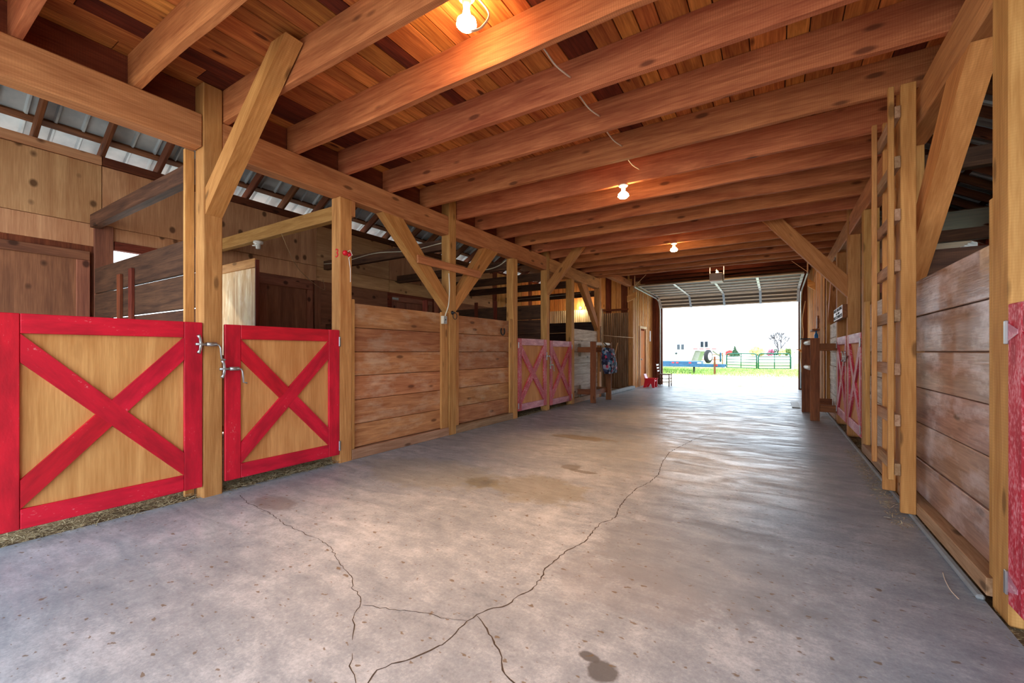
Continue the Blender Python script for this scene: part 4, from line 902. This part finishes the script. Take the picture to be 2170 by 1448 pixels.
for u in (1469, 1482, 1495, 1508.5): p = P_(u, 740); box('reflector', p.x, p.x+0.27, YT-0.012, YT-0.001, p.z, p.z+0.045, M['reflector'], t)
for u in (1433.5, 1446): p = P_(u, 769.5); box('reflector', p.x, p.x+0.25, YT-0.012, YT-0.001, p.z, p.z+0.05, M['reflector'], t)
p = P_(1430, 730); q = P_(1456, 770); box('door_seam', p.x, p.x+0.02, YT-0.006, YT-0.001, q.z, q.z+1.7, M['trailer_grey'], t); box('door_seam', q.x, q.x+0.03, YT-0.012, YT-0.001, q.z, q.z+1.6, M['trailer_grey'], t)
p = P_(1433, 749); lathe('door_handle', [(0, 0.07), (0.03, 0.07)], M['glass'], t, (p.x, YT-0.001, p.z), (0, -1, 0), 14)
p = P_(1523, 750); beam('coupler', (p.x-0.5, YT+1.1, a.z), (p.x, YT+1.1, a.z-0.4), 0.08, 0.08, M['trailer_grey'], t); tube('coupler_post', [(p.x, YT+1.1, a.z-0.1), (p.x, YT+1.1, a.z-0.75)], 0.06, M['flatbed'], t)
for x in (-8.6, -9.5): lathe('wheel', [(0, 0.36), (0.2, 0.36)], M['black'], t, (x, YT-0.02, 0.3), (0, 1, 0), 20)
beam('landing_jack', (b.x+0.2, YT+0.3, -0.058), (b.x+0.2, YT+0.3, 0.5), 0.08, 0.08, M['dark_metal'], t)

YF = 27.0
t = thing('flatbed_trailer', 'low blue flatbed trailer standing in front of the white trailer', 'trailer', (-4.5, YF, 0))
e = P_(1536, 782, YF).x
box('deck', -9.0, P_(1480, 780, YF).x, YF, YF+2.0, 0.46, 0.68, M['flatbed'], t); box('side_rail', -9.0, e, YF-0.04, YF-0.001, 0.36, 0.55, M['flatbed'], t)
box('tongue', P_(1480, 780, YF).x, e, YF+0.9, YF+1.05, 0.38, 0.52, M['flatbed'], t)
for u0, u1 in ((1424, 1429), (1433, 1438), (1460, 1465), (1478, 1486)): box('reflector', P_(u0, 770, YF).x, P_(u1, 770, YF).x, YF-0.05, YF-0.041, 0.56, 0.64, M['reflector'] if u0 != 1478 else M['white'], t)
box('reflector', P_(1517, 770, YF).x, P_(1521, 770, YF).x, YF-0.05, YF-0.041, 0.43, 0.52, M['reflector'], t)
jx = P_(1515, 780, YF).x; box('jack', jx-0.05, jx+0.05, YF-0.15, YF-0.051, -0.059, 0.98, M['rack'], t)
for x in (-7.9, -6.9): lathe('wheel', [(0, 0.34), (0.2, 0.34)], M['black'], t, (x, YF-0.03, 0.28), (0, 1, 0), 20)
lathe('leg', [(0, 0.05), (0.42, 0.05)], M['dark_metal'], t, (P_(1469, 780, YF).x, YF+0.3, -0.059), (0, 0, 1), 8)
sx = P_(1498, 762, YF).x
sw_ = lathe('spare_wheel', [(0, 0.24), (0.02, 0.36), (0.06, 0.40), (0.16, 0.40), (0.20, 0.36), (0.22, 0.24)], M['black'], t, (sx-0.1, YF+0.6, 0.98), (0.93, -0.36, 0), 24)
lathe('rim', [(0.221, 0.24), (0.235, 0.22), (0.225, 0.08)], M['white'], sw_, (sx-0.1, YF+0.6, 0.98), (0.93, -0.36, 0), 20)
t = thing('parked_car', 'dark blue car showing beside the left door jamb', 'car', (-9.6, 36, 0))
prism('body', [(-12, 36, 0.35), (-8.05, 36, 0.35), (-7.95, 36, 0.8), (-8.5, 36, 0.95), (-9.2, 36, 1.45), (-12, 36, 1.5)], (0, 1.7, 0), (1, 0, 0), M['suv'], t)
lathe('wheel', [(0, 0.34), (0.2, 0.34)], M['black'], t, (-8.75, 35.98, 0.28), (0, 1, 0), 20); prism('side_window', [(-10.5, 35.99, 0.98), (-8.75, 35.99, 0.98), (-9.25, 35.99, 1.38), (-10.5, 35.99, 1.4)], (0, 0.008, 0), (1, 0, 0), M['glass'], t)

def tube_gate(lab, p, q):
    p, q = Vector(p), Vector(q); t = thing('pasture_gate', lab, 'gate', (p+q)/2, 'green pasture gates'); d = q-p; R = 0.035
    def at(f, z): return p+d*f+Vector((0, 0, z))
    tube('frame', [at(0, 0.05), at(0, 0.95), at(0.03, 1.12), at(0.08, 1.17), at(0.92, 1.17), at(0.97, 1.12), at(1, 0.95), at(1, 0.05)], R*1.35, M['green'], t, 8)
    for z in (0.07, 0.28, 0.50, 0.72, 0.94): tube('rail', [at(0.01, z), at(0.99, z)], 0.032, M['green'], t, 6)
    tube('upright', [at(0.5, 0.06), at(0.5, 1.15)], 0.03, M['green'], t, 6)
tube_gate('green tubular pasture gate, left one beyond the yard', (-3.375, 37.9, -0.05), (-1.23, 36.2, -0.05))
tube_gate('green tubular pasture gate, right one beyond the yard', (-1.12, 36.1, -0.05), (0.89, 37.2, -0.05))
for lab, x, y in (('white gate post left of the green gates', -3.55, 38.1), ('white gate post right of the green gates', 1.02, 37.3)):
    o = box('gate_post', x-0.08, x+0.08, y-0.08, y+0.08, -0.06, 1.7, M['white_pole']); tag(o, lab, 'post', 'white gate posts')
t = thing('rail_fence', 'pale wooden rail fence behind the trailers', 'fence', (-6, 39, 0))
for x in (-3.75, -5.6, -7.6, -9.6): box('post', x-0.06, x+0.06, 38.94, 39.06, -0.06, 1.15, M['sill'], t)
for z in (0.55, 0.98): box('rail', -9.7, -3.65, 38.88, 38.93, z, z+0.09, M['sill'], t)
def blob_bush(name, lab, cat, c, rx, rz, mat, seed, n=90, cone=False):
    r = random.Random(seed); bm = bmesh.new()
    for i in range(n):
        if cone: h = r.random()**1.3; a = r.uniform(0, 6.28); rr = rx*(1-h)*r.uniform(0.5, 1); p = Vector((rr*math.cos(a), rr*math.sin(a), rz*h)); s = rx*0.34*(1.05-h*0.8)
        else:
            a = r.uniform(0, 6.28); b_ = math.acos(r.uniform(-0.6, 1)); p = Vector((math.cos(a)*math.sin(b_)*rx, math.sin(a)*math.sin(b_)*rx, rz*0.5+math.cos(b_)*rz*0.5))*r.uniform(0.55, 1); s = rx*0.24*r.uniform(0.6, 1.3)
        m = bmesh.ops.create_icosphere(bm, subdivisions=1, radius=s, matrix=Matrix.Translation(p))
    for v in bm.verts: v.co += Vector((r.uniform(-1, 1), r.uniform(-1, 1), r.uniform(-1, 1)))*rx*0.06
    me = bpy.data.meshes.new(name); bm.to_mesh(me); bm.free(); me.materials.append(mat)
    return tag(reg(bpy.data.objects.new(name, me), None, Matrix.Translation(c)), lab, cat)
def at_far(u, vb, y): x = onY(u, vb, y)[0]; return (x, y, -0.06)
blob_bush('conifer', 'small dark conifer beyond the green gates', 'tree', at_far(1557, 752, 150), 1.3, 3.1, M['conifer'], 1, 120, True)
blob_bush('spring_bush', 'yellow spring bush beyond the middle of the gates', 'bush', at_far(1604, 752, 150), 1.9, 2.7, M['bush_yellow'], 2)
blob_bush('blossom_tree', 'pink blossoming bush left of the bare tree', 'bush', at_far(1633, 752, 150), 1.0, 2.1, M['blossom'], 3, 60)
blob_bush('dark_bush', 'dark green bush just left of the bare tree', 'bush', at_far(1643.5, 752, 152), 0.75, 2.4, M['conifer'], 4, 60)
blob_bush('round_bush', 'round green bush right of the bare tree', 'bush', at_far(1671, 752, 150), 1.25, 2.4, M['bush'], 5, 80)
blob_bush('spring_bush', 'pale yellow bush in front of the bare tree', 'bush', at_far(1657, 752, 148), 0.9, 2.3, M['bush_yellow'], 6, 60)
t = thing('bare_tree', 'tall leafless tree beyond the right pasture gate', 'tree', at_far(1652, 752, 155))
rb = random.Random(21); base = Vector(at_far(1652, 752, 155)); segs = []
def grow(p, d, L, r, dep):
    q = p+d*L; segs.append((p, q, r, r*0.72))
    if dep == 0: return
    for k in range(3 if dep > 1 else 2):
        nd = (d+Vector((rb.uniform(-0.75, 0.75), rb.uniform(-0.4, 0.4), rb.uniform(-0.1, 0.35)))).normalized(); grow(q, nd, L*rb.uniform(0.62, 0.85), r*0.62, dep-1)
grow(base, Vector((-0.16, 0, 1)).normalized(), 2.3, 0.36, 4); grow(base, Vector((0.16, 0.05, 1)).normalized(), 2.5, 0.34, 4)
V = []; Fc = []
for p, q, r0, r1 in segs:
    d = (q-p).normalized(); x = d.orthogonal().normalized(); y = d.cross(x); k = len(V)
    for pp, rr in ((p, max(r0, .09)), (q, max(r1, .07))):
        for j in range(4): V.append(pp+(x*math.cos(j*1.571)+y*math.sin(j*1.571))*rr)
    for j in range(4): Fc.append([k+j, k+(j+1) % 4, k+4+(j+1) % 4, k+4+j])
world_mesh('branches', V, Fc, M['bark'], t)
x = onY(1540, 750, 170)[0]
t = thing('red_shed', 'small shed with a red roof far beyond the left green gate', 'shed', (x, 171, 0))
prism('wall', [(x-2, 170, -0.06), (x+3.6, 170, -0.06), (x+3.6, 170, 0.5), (x-2, 170, 0.5)], (0, 4, 0), (1, 0, 0), M['roof_red'], t)
prism('roof', [(x-2.3, 169.8, 0.5), (x+3.9, 169.8, 0.5), (x+0.9, 169.8, 1.9)], (0, 4.4, 0), (1, 0, 0), M['roof_red'], t)
r = random.Random(4); V = []; Fc = []
for i in range(9000):
    x, y = r.uniform(-9, 3), r.uniform(25.2, 37); h = r.uniform(0.04, 0.14)+(0.16*r.random() if (y < 29 and x < -3) else 0)
    a = r.uniform(0, 6.28); n_ = Vector((math.cos(a), math.sin(a), 0))*0.012; p = Vector((x, y, -0.06)); q = p+Vector((r.uniform(-.06, .06), r.uniform(-.06, .06), h)); k = len(V)
    V += [p-n_, p+n_, q]; Fc.append([k, k+1, k+2])
o = world_mesh('grass_tufts', V, Fc, M['grass']); tag(o, 'short green grass around the trailers and gates', 'grass', kind='stuff')
